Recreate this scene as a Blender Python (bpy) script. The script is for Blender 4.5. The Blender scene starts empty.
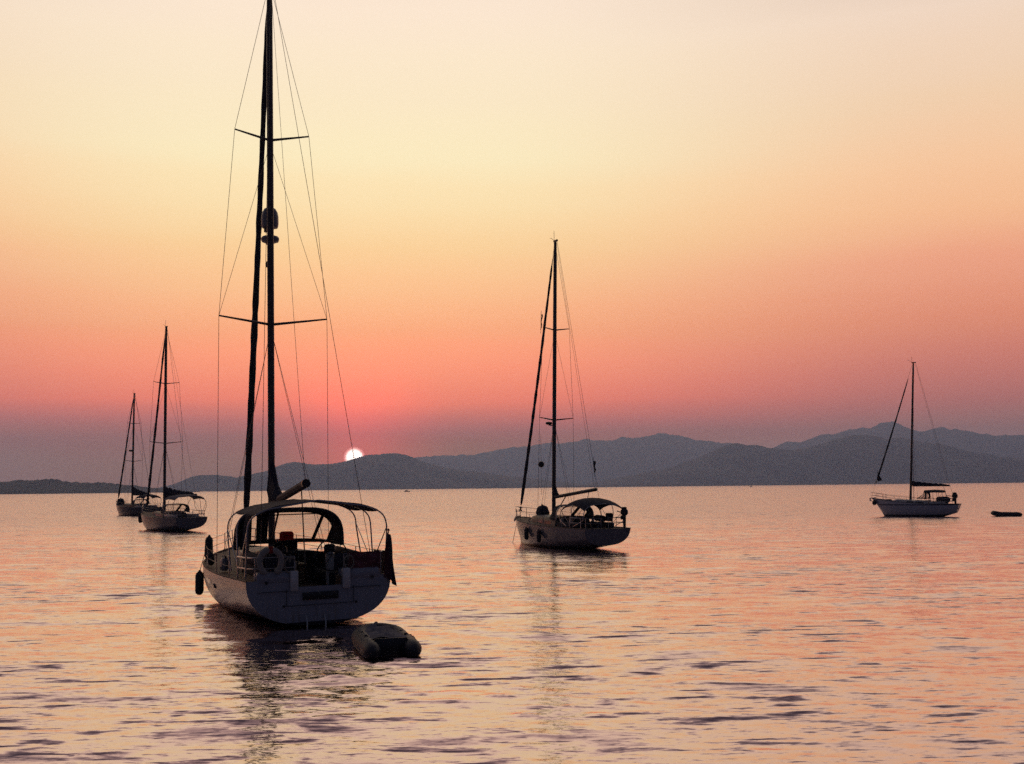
import bpy, math, random
import numpy as np
R = math.radians
rng = random.Random(7)
scene = bpy.context.scene
col = scene.collection

# ------------------------------------------------------------------ camera
F_PX, CAM_H = 1098.0, 3.8
cam_d = bpy.data.cameras.new("camera")
cam = bpy.data.objects.new("camera", cam_d)
col.objects.link(cam)
cam_d.sensor_width = 36.0
cam_d.lens = 36.0 * F_PX / 1024.0
cam_d.clip_start, cam_d.clip_end = 0.1, 60000
PITCH, ROLL = math.atan(105.4 / F_PX), R(0.62)
from mathutils import Matrix, Vector
cam.matrix_world = (Matrix.Translation((0, 0, CAM_H)) @ Matrix.Rotation(math.pi / 2 + PITCH, 4, 'X')
                    @ Matrix.Rotation(-ROLL, 4, 'Z'))
scene.camera = cam

# ------------------------------------------------------------------ view, exposure
scene.view_settings.view_transform = 'Standard'
scene.view_settings.look = 'None'
scene.view_settings.exposure = 0.0
scene.view_settings.gamma = 1.0
scene.view_settings.use_curve_mapping = False
scene.cycles.use_denoising = False          # keep the fine grain of a dusk exposure
scene.cycles.sample_clamp_indirect = 3.0
scene.cycles.max_bounces = 8
scene.cycles.volume_bounces = 4
scene.cycles.transparent_max_bounces = 12

# ------------------------------------------------------------------ sky
SUN_AZ, SUN_EL = R(-8.2), R(1.62)
SUN_DIR = Vector((math.sin(SUN_AZ) * math.cos(SUN_EL), math.cos(SUN_AZ) * math.cos(SUN_EL), math.sin(SUN_EL)))


def lin(c):
    return tuple(((v / 255) / 12.92 if v / 255 <= 0.04045 else ((v / 255 + 0.055) / 1.055) ** 2.4) for v in c)


world = bpy.data.worlds.new("World")
scene.world = world
world.use_nodes = True
wt = world.node_tree
wt.nodes.clear()


def N(tree, t, **kw):
    n = tree.nodes.new(t)
    for k, v in kw.items():
        setattr(n, k, v)
    return n


def math_n(tree, op, a, b=None, clamp=False):
    n = N(tree, 'ShaderNodeMath', operation=op, use_clamp=clamp)
    for i, v in enumerate((a, b)):
        if v is None:
            continue
        if isinstance(v, (int, float)):
            n.inputs[i].default_value = v
        else:
            tree.links.new(v, n.inputs[i])
    return n.outputs[0]


def ramp_n(tree, fac, stops, interp='LINEAR'):
    n = N(tree, 'ShaderNodeValToRGB')
    cr = n.color_ramp
    cr.interpolation = interp
    while len(cr.elements) < len(stops):
        cr.elements.new(0.5)
    for e, (p, c) in zip(cr.elements, stops):
        e.position = p
        e.color = (*c, 1)
    tree.links.new(fac, n.inputs[0])
    return n.outputs[0]


def smooth_n(tree, v, a, b, lo=0.0, hi=1.0):
    n = N(tree, 'ShaderNodeMapRange', interpolation_type='SMOOTHSTEP')
    tree.links.new(v, n.inputs['Value'])
    for k, x in (('From Min', a), ('From Max', b), ('To Min', lo), ('To Max', hi)):
        n.inputs[k].default_value = x
    return n.outputs[0]


def mix_n(tree, fac, a, b, mode='MIX'):
    n = N(tree, 'ShaderNodeMix', data_type='RGBA', blend_type=mode)
    if isinstance(fac, (int, float)):
        n.inputs[0].default_value = fac
    else:
        tree.links.new(fac, n.inputs[0])
    for s, v in ((6, a), (7, b)):
        if isinstance(v, tuple):
            n.inputs[s].default_value = (*v[:3], 1)
        else:
            tree.links.new(v, n.inputs[s])
    return n.outputs[2]


tc = N(wt, 'ShaderNodeTexCoord')
sep = N(wt, 'ShaderNodeSeparateXYZ')
wt.links.new(tc.outputs['Generated'], sep.inputs[0])
elev = math_n(wt, 'MULTIPLY', math_n(wt, 'ARCSINE', sep.outputs[2]), 180 / math.pi)
nz = N(wt, 'ShaderNodeTexNoise')
nz.inputs['Scale'].default_value = 2.2
nz.inputs['Detail'].default_value = 5
mp = N(wt, 'ShaderNodeMapping')
mp.inputs['Scale'].default_value = (1, 1, 13)
wt.links.new(tc.outputs['Generated'], mp.inputs[0])
wt.links.new(mp.outputs[0], nz.inputs[0])
elev = math_n(wt, 'ADD', elev, math_n(wt, 'MULTIPLY', math_n(wt, 'SUBTRACT', nz.outputs[0], 0.5), 1.6))
ef = math_n(wt, 'DIVIDE', elev, 90.0, True)
azd = math_n(wt, 'SUBTRACT', math_n(wt, 'ARCTAN2', sep.outputs[0], sep.outputs[1]), SUN_AZ)
azd = math_n(wt, 'MULTIPLY', math_n(wt, 'ARCCOSINE', math_n(wt, 'COSINE', azd)), 180 / math.pi)

TOP = (0.040, 0.035, 0.052)
HIGH = [(32, (0.58, 0.44, 0.41)), (42, (0.27, 0.21, 0.22)), (58, (0.085, 0.068, 0.088)), (90, TOP)]
NEAR = [(0.3, ('L', (0.9166, 0.3101, 0.0951))), (1.6, ('L', (0.9593, 0.3101, 0.0951))), (2.5, ('L', (1.0668, 0.1999, 0.078))), (3.4, ('L', (1.4919, 0.2328, 0.1785))), (4.5, ('L', (2.273, 0.3555, 0.1493))), (6.2, ('L', (1.9383, 0.4885, 0.2049))), (8, ('L', (1.5904, 0.5781, 0.2289))), (10, ('L', (1.425, 0.7228, 0.31))), (12.4, ('L', (1.3, 0.8507, 0.3805))), (14.5, ('L', (1.2565, 0.9564, 0.4999))), (17, ('L', (1.2049, 1.035, 0.628))), (20, ('L', (1.1632, 0.9742, 0.6563))), (24.5, ('L', (1.1371, 0.9268, 0.7204)))]
SIDE = [(0.3, ('L', (1.0012, 0.5904, 0.5444))), (1.6, ('L', (1.0441, 0.5957, 0.5444))), (2.6, ('L', (1.1309, 0.3894, 0.2808))), (4.0, ('L', (1.184, 0.2708, 0.1873))), (5.5, ('L', (1.211, 0.2865, 0.1738))), (8, ('L', (1.2648, 0.3861, 0.1776))), (10.5, ('L', (1.2624, 0.4887, 0.2556))), (13.2, ('L', (1.2712, 0.6657, 0.3277))), (15.4, ('L', (1.2195, 0.7235, 0.3943))), (18.5, ('L', (1.0994, 0.7668, 0.4857))), (22.5, ('L', (1.0428, 0.8015, 0.6155)))]
def stops(tab, hi, g=1.0):
    return [(e / 90, tuple(v * g for v in (c[1] if c[0] == 'L' else lin(c)))) for e, c in tab] + [(e / 90, c) for e, c in hi]
near_c = ramp_n(wt, ef, stops(NEAR, HIGH))
side_c = ramp_n(wt, ef, stops(SIDE, [(32, (0.43, 0.35, 0.33)), (43, (0.20, 0.165, 0.18)), (58, (0.075, 0.062, 0.085)), (90, TOP)]))
back_c = ramp_n(wt, ef, [(0.0, (0.012, 0.014, 0.026)), (0.1, (0.016, 0.017, 0.030)), (0.3, (0.018, 0.022, 0.044)), (1.0, TOP)])
sky_c = mix_n(wt, smooth_n(wt, azd, 6, 32), near_c, side_c)
sky_c = mix_n(wt, smooth_n(wt, azd, 32, 78), sky_c, back_c)
# sun disc and its glow
vd = N(wt, 'ShaderNodeVectorMath', operation='DOT_PRODUCT')
wt.links.new(tc.outputs['Generated'], vd.inputs[0])
vd.inputs[1].default_value = SUN_DIR
ang = math_n(wt, 'MULTIPLY', math_n(wt, 'ARCCOSINE', math_n(wt, 'MINIMUM', vd.outputs['Value'], 0.9999999)), 180 / math.pi)
disc = smooth_n(wt, ang, 0.51, 0.57, 1.0, 0.0)
glow = math_n(wt, 'POWER', smooth_n(wt, ang, 0.3, 3.2, 1.0, 0.0), 2.0)
halo = math_n(wt, 'POWER', smooth_n(wt, ang, 0.3, 7.0, 1.0, 0.0), 1.6)
sky_c = mix_n(wt, halo, sky_c, (1.7, 0.02, 0.02), 'ADD')
sky_c = mix_n(wt, glow, sky_c, (0.40, 0.02, 0.02), 'ADD')
core = mix_n(wt, smooth_n(wt, ang, 0.34, 0.50), (10, 8.5, 7.5), (5.0, 1.2, 1.0))
sky_c = mix_n(wt, disc, sky_c, core)
bg_grad = N(wt, 'ShaderNodeBackground')
wt.links.new(sky_c, bg_grad.inputs[0])
SKY_GAIN = 1.03
bg_grad.inputs[1].default_value = SKY_GAIN
st = N(wt, 'ShaderNodeTexSky', sky_type='NISHITA')
st.sun_disc = False
st.sun_elevation = SUN_EL
st.sun_rotation = SUN_AZ
st.dust_density = 3.0
bg_sky = N(wt, 'ShaderNodeBackground')
wt.links.new(st.outputs[0], bg_sky.inputs[0])
bg_sky.inputs[1].default_value = 0.012
addw = N(wt, 'ShaderNodeAddShader')
wt.links.new(bg_grad.outputs[0], addw.inputs[0])
wt.links.new(bg_sky.outputs[0], addw.inputs[1])
wo = N(wt, 'ShaderNodeOutputWorld')
wt.links.new(addw.outputs[0], wo.inputs['Surface'])

# ------------------------------------------------------------------ sun
sl = bpy.data.lights.new("sun", 'SUN')
sl.energy = 0.004
sl.angle = R(0.9)
sl.color = (1.0, 0.45, 0.22)
sun = bpy.data.objects.new("sun", sl)
col.objects.link(sun)
sun.location = SUN_DIR * 200
sun.rotation_euler = SUN_DIR.to_track_quat('Z', 'Y').to_euler()


# ------------------------------------------------------------------ materials
def new_mat(name):
    m = bpy.data.materials.new(name)
    m.use_nodes = True
    t = m.node_tree
    return m, t, t.nodes['Principled BSDF']


def mat(name, c, rough=0.5, var=0.18, scale=6.0, metal=0.0, bump=0.0, spec=0.5):
    m, t, b = new_mat(name)
    tcn = N(t, 'ShaderNodeTexCoord')
    n = N(t, 'ShaderNodeTexNoise')
    n.inputs['Scale'].default_value = scale
    n.inputs['Detail'].default_value = 5
    t.links.new(tcn.outputs['Object'], n.inputs[0])
    lo = tuple(v * (1 - var) for v in c)
    hi = tuple(min(1, v * (1 + var)) for v in c)
    t.links.new(ramp_n(t, n.outputs[0], [(0.3, lo), (0.7, hi)]), b.inputs['Base Color'])
    b.inputs['Roughness'].default_value = rough
    b.inputs['Metallic'].default_value = metal
    b.inputs['Specular IOR Level'].default_value = spec
    if bump:
        bn = N(t, 'ShaderNodeBump')
        bn.inputs['Strength'].default_value = bump
        bn.inputs['Distance'].default_value = 0.03
        t.links.new(n.outputs[0], bn.inputs['Height'])
        t.links.new(bn.outputs[0], b.inputs['Normal'])
    return m


def hull_mat(name, top, boot=(0.02, 0.022, 0.035), line=0.10, stripe=None):
    """gelcoat over antifouling, rain streaks and a brown tide line"""
    m, t, b = new_mat(name)
    tcn = N(t, 'ShaderNodeTexCoord')
    sp = N(t, 'ShaderNodeSeparateXYZ')
    t.links.new(tcn.outputs['Object'], sp.inputs[0])
    mpn = N(t, 'ShaderNodeMapping')
    mpn.inputs['Scale'].default_value = (5, 5, 0.5)
    t.links.new(tcn.outputs['Object'], mpn.inputs[0])
    n = N(t, 'ShaderNodeTexNoise')
    n.inputs['Scale'].default_value = 1.6
    n.inputs['Detail'].default_value = 6
    t.links.new(mpn.outputs[0], n.inputs[0])
    streak = smooth_n(t, n.outputs[0], 0.48, 0.72)
    low = smooth_n(t, sp.outputs[2], 0.12, 0.75, 1.0, 0.12)
    grime = math_n(t, 'MULTIPLY', math_n(t, 'MULTIPLY', streak, low), 0.75)
    c = mix_n(t, grime, top, (0.20, 0.15, 0.09))
    if stripe:
        s = math_n(t, 'MULTIPLY', math_n(t, 'GREATER_THAN', sp.outputs[2], stripe[0]),
                   math_n(t, 'LESS_THAN', sp.outputs[2], stripe[1]))
        c = mix_n(t, s, c, stripe[2])
    wob = math_n(t, 'MULTIPLY', math_n(t, 'SUBTRACT', n.outputs[0], 0.5), 0.06)
    c = mix_n(t, math_n(t, 'LESS_THAN', math_n(t, 'ADD', sp.outputs[2], wob), line), c, boot)
    t.links.new(c, b.inputs['Base Color'])
    b.inputs['Roughness'].default_value = 0.28
    return m


M = dict(
    gelcoat=mat('white_gelcoat', (0.66, 0.67, 0.68), 0.3, 0.06, 2.0),
    deck=mat('deck_nonskid', (0.50, 0.48, 0.44), 0.75, 0.1, 12, bump=0.2),
    teak=mat('weathered_teak', (0.20, 0.13, 0.08), 0.7, 0.3, 9, bump=0.3),
    canvas=mat('navy_canvas', (0.030, 0.034, 0.055), 0.9, 0.3, 5, bump=0.4),
    canvas2=mat('grey_canvas', (0.16, 0.16, 0.19), 0.9, 0.25, 4, bump=0.4),
    cream=mat('cream_sail_cover', (0.24, 0.19, 0.15), 0.85, 0.2, 4, bump=0.4),
    sail=mat('furled_sail_uv_strip', (0.045, 0.042, 0.055), 0.9, 0.4, 3, bump=0.5),
    alu=mat('mast_alloy', (0.10, 0.085, 0.085), 0.45, 0.2, 3, metal=0.3),
    steel=mat('stainless_steel', (0.55, 0.53, 0.52), 0.25, 0.1, 8, metal=0.9),
    wire=mat('rigging_wire', (0.12, 0.10, 0.10), 0.5, 0.1, 8, metal=0.4),
    rope=mat('mooring_rope', (0.30, 0.27, 0.22), 0.9, 0.3, 40),
    rubber=mat('dark_rubber', (0.035, 0.036, 0.045), 0.6, 0.25, 7),
    hypalon=mat('grey_hypalon', (0.032, 0.035, 0.045), 0.55, 0.2, 5, bump=0.15),
    plastic=mat('dark_plastic', (0.025, 0.025, 0.03), 0.4, 0.2, 9),
    white_plastic=mat('white_plastic', (0.26, 0.27, 0.30), 0.4, 0.08, 5),
    foam=mat('lifebuoy_foam', (0.36, 0.34, 0.31), 0.7, 0.1, 6),
    red=mat('red_cloth', (0.60, 0.09, 0.07), 0.85, 0.2, 6, bump=0.3),
    redwhite=mat('striped_cloth', (0.13, 0.04, 0.055), 0.9, 0.5, 7, bump=0.3),
    smoke=mat('smoked_acrylic', (0.012, 0.012, 0.015), 0.1, 0.1, 4),
    tide=mat('grey_green_paint', (0.12, 0.12, 0.12), 0.5, 0.2, 6),
)


def vinyl():
    m, t, b = new_mat('clear_vinyl')
    out = t.nodes['Material Output']
    tr = N(t, 'ShaderNodeBsdfTransparent')
    tr.inputs[0].default_value = (0.86, 0.84, 0.83, 1)
    gl = N(t, 'ShaderNodeBsdfGlossy')
    gl.inputs['Roughness'].default_value = 0.12
    mx = N(t, 'ShaderNodeMixShader')
    mx.inputs[0].default_value = 0.10
    t.links.new(tr.outputs[0], mx.inputs[1])
    t.links.new(gl.outputs[0], mx.inputs[2])
    t.links.new(mx.outputs[0], out.inputs['Surface'])
    return m


M['vinyl'] = vinyl()
def translucent(m, amt):
    t = m.node_tree
    b = t.nodes['Principled BSDF']
    tl = N(t, 'ShaderNodeBsdfTranslucent')
    src = b.inputs['Base Color'].links[0].from_socket
    t.links.new(src, tl.inputs[0])
    mx = N(t, 'ShaderNodeMixShader')
    mx.inputs[0].default_value = amt
    t.links.new(b.outputs[0], mx.inputs[1])
    t.links.new(tl.outputs[0], mx.inputs[2])
    t.links.new(mx.outputs[0], t.nodes['Material Output'].inputs['Surface'])
translucent(M['red'], 0.6)



def flag_mat(name, cols, axis=0):
    m, t, b = new_mat(name)
    tcn = N(t, 'ShaderNodeTexCoord')
    sp = N(t, 'ShaderNodeSeparateXYZ')
    t.links.new(tcn.outputs['UV'], sp.inputs[0])
    n = len(cols)
    c = ramp_n(t, sp.outputs[axis], [(i / n, cc) for i, cc in enumerate(cols)], 'CONSTANT')
    t.links.new(c, b.inputs['Base Color'])
    b.inputs['Roughness'].default_value = 0.9
    return m


# ------------------------------------------------------------------ mesh helper
def unit(v):
    return v / (np.linalg.norm(v) + 1e-12)


class MB:
    def __init__(self):
        self.v, self.f = [], []

    def add(self, vs, fs):
        o = len(self.v)
        self.v += [tuple(map(float, p)) for p in vs]
        self.f += [tuple(i + o for i in f) for f in fs]
        return self

    def grid(self, P, close_u=False, close_v=False):
        P = np.asarray(P, float)
        a, b = P.shape[:2]
        fs = []
        for i in range(a if close_u else a - 1):
            for j in range(b if close_v else b - 1):
                i2, j2 = (i + 1) % a, (j + 1) % b
                fs.append((i * b + j, i2 * b + j, i2 * b + j2, i * b + j2))
        return self.add(P.reshape(-1, 3), fs)

    def tube(self, pts, r, n=6, closed=False, caps=True):
        pts = [np.array(p, float) for p in pts]
        m = len(pts)
        rs = [r] * m if isinstance(r, (int, float)) else list(r)
        rings = []
        prev = None
        for i in range(m):
            if closed:
                d = unit(pts[(i + 1) % m] - pts[i - 1])
            else:
                d = unit(pts[min(i + 1, m - 1)] - pts[max(i - 1, 0)])
            if prev is None:
                ref = np.array([0, 0, 1.]) if abs(d[2]) < 0.9 else np.array([1., 0, 0])
            else:
                ref = prev
            u = unit(ref - d * (ref @ d))
            prev = u
            w = np.cross(d, u)
            rings.append([pts[i] + rs[i] * (math.cos(2 * math.pi * k / n) * u + math.sin(2 * math.pi * k / n) * w)
                          for k in range(n)])
        o = len(self.v)
        self.grid(rings, close_u=closed, close_v=True)
        if caps and not closed:
            self.f.append(tuple(o + k for k in range(n)))
            self.f.append(tuple(o + (m - 1) * n + k for k in range(n)))
        return self

    def box(self, c, s, rz=0.0, bev=0.0, ry=0.0):
        """box with chamfered vertical and horizontal edges"""
        hx, hy, hz = s[0] / 2, s[1] / 2, s[2] / 2
        b = min(bev, hx * .9, hy * .9, hz * .9)
        def ring(ix, z):
            x, y = hx - ix, hy - ix
            if b <= 0:
                return [(x, y, z), (-x, y, z), (-x, -y, z), (x, -y, z)]
            return [(x, y - b, z), (x - b, y, z), (-x + b, y, z), (-x, y - b, z), (-x, -y + b, z), (-x + b, -y, z),
                    (x - b, -y, z), (x, -y + b, z)]
        lv = [(0, -hz), (0, hz)] if b <= 0 else [(b * .7, -hz), (0, -hz + b), (0, hz - b), (b * .7, hz)]
        rings = [ring(i, z) for i, z in lv]
        cz, sz, cy, sy = math.cos(rz), math.sin(rz), math.cos(ry), math.sin(ry)
        out = []
        for rg in rings:
            q = []
            for x, y, z in rg:
                x, z = x * cy + z * sy, -x * sy + z * cy
                q.append((c[0] + x * cz - y * sz, c[1] + x * sz + y * cz, c[2] + z))
            out.append(q)
        n = len(out[0])
        o = len(self.v)
        self.grid(out, close_v=True)
        self.f.append(tuple(o + k for k in range(n))[::-1])
        self.f.append(tuple(o + (len(out) - 1) * n + k for k in range(n)))
        return self

    def lathe(self, prof, c=(0, 0, 0), n=16, axis=(0, 0, 1)):
        a = unit(np.array(axis, float))
        ref = np.array([1., 0, 0]) if abs(a[0]) < 0.9 else np.array([0, 1., 0])
        u = unit(ref - a * (ref @ a))
        w = np.cross(a, u)
        rings = [[np.array(c) + a * h + max(r, 1e-4) * (math.cos(2 * math.pi * k / n) * u + math.sin(2 * math.pi * k / n) * w)
                  for k in range(n)] for r, h in prof]
        o = len(self.v)
        self.grid(rings, close_v=True)
        self.f.append(tuple(o + k for k in range(n))[::-1])
        self.f.append(tuple(o + (len(prof) - 1) * n + k for k in range(n)))
        return self

    def poly(self, pts):
        return self.add(pts, [tuple(range(len(pts)))])

    def build(self, name, m, parent=None, smooth=True, uv=None):
        me = bpy.data.meshes.new(name)
        me.from_pydata(self.v, [], self.f)
        me.materials.append(m)
        if uv is not None:
            l = me.uv_layers.new()
            for lp in me.loops:
                l.data[lp.index].uv = uv[lp.vertex_index]
        if smooth:
            me.polygons.foreach_set('use_smooth', [True] * len(me.polygons))
            try:
                me.set_sharp_from_angle(angle=R(38))
            except Exception:
                pass
        me.update()
        o = bpy.data.objects.new(name, me)
        col.objects.link(o)
        if parent:
            o.parent = parent
        return o


def tag(o, label, cat, group=None):
    o['label'], o['category'] = label, cat
    if group:
        o['group'] = group
    return o


def empty(name, loc, rz, label, cat, group=None):
    o = bpy.data.objects.new(name, None)
    o.empty_display_size = 0.5
    o.location = loc
    o.rotation_euler = (0, 0, rz)
    col.objects.link(o)
    return tag(o, label, cat, group)


def structure(o):
    o['kind'] = 'structure'
    return o


# ------------------------------------------------------------------ water
def water_mesh():
    def axis(h0, g, end):
        a = [0.0]
        while a[-1] < end:
            a.append(a[-1] + h0 + g * a[-1])
        return np.array(a)
    xa = axis(0.09, 0.0135, 11500)
    xs = np.concatenate([-xa[:0:-1], xa])
    yf = 10 + axis(0.045, 0.0048, 16600)
    yb = 10 - axis(0.6, 0.09, 2500)
    ys = np.concatenate([yb[:0:-1], yf])
    X, Y = np.meshgrid(xs, ys)
    dx = np.gradient(xs)[None, :]
    dy = np.gradient(ys)[:, None]
    Z = np.zeros_like(X)
    rs = np.random.RandomState(11)
    near = (ys > -20) & (ys < 330)
    Xs, Ys, dys = X[near], Y[near], dy[near]
    # gusts: patches of livelier and calmer water
    G = np.zeros_like(Xs)
    for k in range(14):
        th = rs.normal(0, 0.9)
        lam = rs.uniform(7, 45)
        kx, ky = 2 * math.pi / lam * math.sin(th) * 0.5, 2 * math.pi / lam * math.cos(th)
        G += np.sin(kx * Xs + ky * Ys + rs.uniform(0, 6.28))
    G = np.clip(1.0 + 0.33 * G / math.sqrt(7) * 1.3, 0.35, 2.0)
    def waves(n, l0, l1, spread, mean):
        S = np.zeros_like(Xs)
        for k in range(n):
            lam = l0 * (l1 / l0) ** rs.uniform(0, 1)
            th = rs.normal(mean, spread)
            kk = 2 * math.pi / lam
            kx, ky = kk * math.sin(th), kk * math.cos(th)
            w = np.clip((2 * math.pi / (abs(kx) + 1e-6) / dx - 2.5) / 3, 0, 1) * np.clip((2 * math.pi / (abs(ky) + 1e-6) / dys - 2.5) / 3, 0, 1)
            S += w * lam / (0.5 * (l0 + l1)) * np.sin(kx * Xs + ky * Ys + rs.uniform(0, 6.28))
        return S * math.sqrt(2 / n)
    # peaked wavelets (sparse steep fronts, flat troughs) over a faint swell
    Zs = SWELL * waves(24, 1.0, 3.2, 0.5, 0.1)
    for n_, l0, l1, amp in ((60, 0.42, 1.0, CHOP), (60, 0.2, 0.46, CHOP * 0.42)):
        Zs += amp * G * np.exp(1.05 * np.clip(waves(n_, l0, l1, 0.5, 0.05), -3, 2.4) - 0.5)
    Z[near] = Zs
    me = bpy.data.meshes.new('water')
    ny, nx = X.shape
    co = np.stack([X, Y, Z], -1).astype(np.float32).ravel()
    me.vertices.add(nx * ny)
    me.vertices.foreach_set('co', co)
    i = np.arange(nx * ny).reshape(ny, nx)
    q = np.stack([i[:-1, :-1], i[:-1, 1:], i[1:, 1:], i[1:, :-1]], -1).reshape(-1).astype(np.int32)
    nf = (nx - 1) * (ny - 1)
    me.loops.add(nf * 4)
    me.loops.foreach_set('vertex_index', q)
    me.polygons.add(nf)
    me.polygons.foreach_set('loop_start', np.arange(0, nf * 4, 4, dtype=np.int32))
    me.polygons.foreach_set('use_smooth', np.ones(nf, dtype=bool))
    me.update()
    me.validate()
    o = bpy.data.objects.new('water', me)
    col.objects.link(o)
    m, t, b = new_mat('sea_water')
    tcn = N(t, 'ShaderNodeTexCoord')
    # wavelets finer than the mesh: random facet slopes
    geo = N(t, 'ShaderNodeNewGeometry')
    nrm = geo.outputs['Normal']
    for sc, st_, amp, det in ((2.6, (0.35, 1, 1), 0.065, 3), (9.0, (0.45, 1, 1), 0.12, 4)):
        mpn = N(t, 'ShaderNodeMapping')
        mpn.inputs['Scale'].default_value = st_
        mpn.inputs['Rotation'].default_value = (0, 0, 0.1 * sc)
        t.links.new(tcn.outputs['Object'], mpn.inputs[0])
        n = N(t, 'ShaderNodeTexNoise')
        n.inputs['Scale'].default_value = sc
        n.inputs['Detail'].default_value = det
        n.inputs['Distortion'].default_value = 0.3
        t.links.new(mpn.outputs[0], n.inputs[0])
        sub = N(t, 'ShaderNodeVectorMath', operation='SUBTRACT')
        t.links.new(n.outputs['Color'], sub.inputs[0])
        sub.inputs[1].default_value = (0.5, 0.5, 0.5)
        mul = N(t, 'ShaderNodeVectorMath', operation='MULTIPLY')
        t.links.new(sub.outputs[0], mul.inputs[0])
        mul.inputs[1].default_value = (amp * 1.7, amp, 0)
        ad = N(t, 'ShaderNodeVectorMath', operation='ADD')
        t.links.new(nrm, ad.inputs[0])
        t.links.new(mul.outputs[0], ad.inputs[1])
        nrm = ad.outputs[0]
    # steep little wave fronts in gusty patches
    def nois(sc, stretch, det, rough=0.55, rot=0.0):
        mpn = N(t, 'ShaderNodeMapping')
        mpn.inputs['Scale'].default_value = stretch
        mpn.inputs['Rotation'].default_value = (0, 0, rot)
        t.links.new(tcn.outputs['Object'], mpn.inputs[0])
        n = N(t, 'ShaderNodeTexNoise')
        n.inputs['Scale'].default_value = sc
        n.inputs['Detail'].default_value = det
        n.inputs['Roughness'].default_value = rough
        n.inputs['Distortion'].default_value = 0.25
        t.links.new(mpn.outputs[0], n.inputs[0])
        return n.outputs[0]
    gust = smooth_n(t, nois(0.16, (0.5, 1, 1), 3, rot=0.1), 0.38, 0.62, 0.0, 1.0)
    fr1 = nois(2.3, (0.30, 1, 1), 5, 0.58, 0.06)
    fr2 = nois(6.5, (0.30, 1, 1), 5, 0.6, -0.05)
    front = math_n(t, 'ADD', math_n(t, 'MULTIPLY', smooth_n(t, math_n(t, 'ADD', fr1, math_n(t, 'MULTIPLY', gust, 0.07)), 0.565, 0.79), 0.50),
                   math_n(t, 'MULTIPLY', smooth_n(t, math_n(t, 'ADD', fr2, math_n(t, 'MULTIPLY', gust, 0.05)), 0.55, 0.78), 0.30))
    fr3 = nois(0.55, (0.5, 1, 1), 4, 0.6, 0.03)
    front = math_n(t, 'ADD', front, math_n(t, 'MULTIPLY', smooth_n(t, fr3, 0.50, 0.72, 0.12, 1.0), 0.19))
    fr4 = nois(0.24, (0.6, 1, 1), 6, 0.66, -0.04)
    front = math_n(t, 'ADD', front, math_n(t, 'MULTIPLY', smooth_n(t, fr4, 0.52, 0.72, 0.12, 1.0), 0.09))
    fr5 = nois(15.0, (0.34, 1, 1), 4, 0.6, 0.07)
    front = math_n(t, 'ADD', front, math_n(t, 'MULTIPLY', smooth_n(t, fr5, 0.54, 0.78), 0.20))
    cmb = N(t, 'ShaderNodeCombineXYZ')
    t.links.new(math_n(t, 'MULTIPLY', front, -1.0), cmb.inputs[1])
    t.links.new(math_n(t, 'MULTIPLY', front, 0.15), cmb.inputs[0])
    adf = N(t, 'ShaderNodeVectorMath', operation='ADD')
    t.links.new(nrm, adf.inputs[0])
    t.links.new(cmb.outputs[0], adf.inputs[1])
    nrm = adf.outputs[0]
    nm_ = N(t, 'ShaderNodeVectorMath', operation='NORMALIZE')
    t.links.new(nrm, nm_.inputs[0])
    t.links.new(nm_.outputs[0], b.inputs['Normal'])
    # open water beyond the anchorage is rougher than the mesh can show
    spw = N(t, 'ShaderNodeSeparateXYZ')
    t.links.new(tcn.outputs['Object'], spw.inputs[0])
    t.links.new(smooth_n(t, spw.outputs[1], 10, 160, 0.07, 0.28), b.inputs['Roughness'])
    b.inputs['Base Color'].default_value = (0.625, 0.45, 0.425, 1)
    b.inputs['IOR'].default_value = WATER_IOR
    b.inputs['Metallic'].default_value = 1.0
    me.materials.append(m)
    return structure(o)


SWELL, CHOP, WATER_IOR = 0.0035, 0.0019, 1.5
water_mesh()


# ------------------------------------------------------------------ hills
def fbm1(x, seed, oct=5):
    r = np.random.RandomState(seed)
    s = np.zeros_like(x)
    a, f = 1.0, 1.0
    for _ in range(oct):
        tab = r.uniform(-1, 1, 4096)
        q = x * f + 1000.3
        i = np.floor(q).astype(int)
        u = q - i
        u = u * u * (3 - 2 * u)
        s += a * (tab[i % 4096] * (1 - u) + tab[(i + 1) % 4096] * u)
        a *= 0.5
        f *= 2.03
    return s


def hill(name, D, prof, depth, rough, m, seed, step=14.0, rows=22, ragged=0.0):
    px, ph = np.array(prof, float).T
    xs = np.arange(px[0], px[-1], step)
    # smooth ridge: interpolate, blur lightly, add fractal detail
    h = np.interp(xs, px, ph)
    k = max(1, int(60 / step))
    ker = np.hanning(2 * k + 3)
    h = np.convolve(np.pad(h, k + 1, mode='edge'), ker / ker.sum(), mode='valid')
    h = h + fbm1(xs / 160.0, seed) * rough * np.clip(h / 60.0, 0.1, 1.4)
    if ragged:
        h = h + np.abs(fbm1(xs / 15.0, seed + 5, 3)) * ragged
    h = np.maximum(h, 0.0)
    P = []
    for j in range(rows + 1):
        s = j / rows * 2 - 1                      # -1 shore, 0 ridge, 1 far side
        fall = 1 - abs(s) ** 1.25
        spur = fbm1(xs / 420.0 + s * 2.1 + 40, seed + 9, 4)
        spur2 = fbm1(xs / 120.0 - s * 5.3 + 90, seed + 3, 3)
        z = h * np.clip(fall * (1 + (1 - fall) * 0.45 * spur + (1 - fall) * 0.16 * spur2), 0, 1.0 if abs(s) > 1e-6 else 1)
        yy = D + s * depth * (1 + 0.12 * spur)
        # perspective-true: the ridge row keeps the profile, the slopes stay below it
        P.append(np.stack([xs, np.broadcast_to(yy if abs(s) > 1e-6 else np.full_like(xs, D), xs.shape), z if abs(s) < 1 else np.full_like(xs, -2.0)], -1))
    return structure(MB().grid(np.array(P)).build(name, m))


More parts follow.
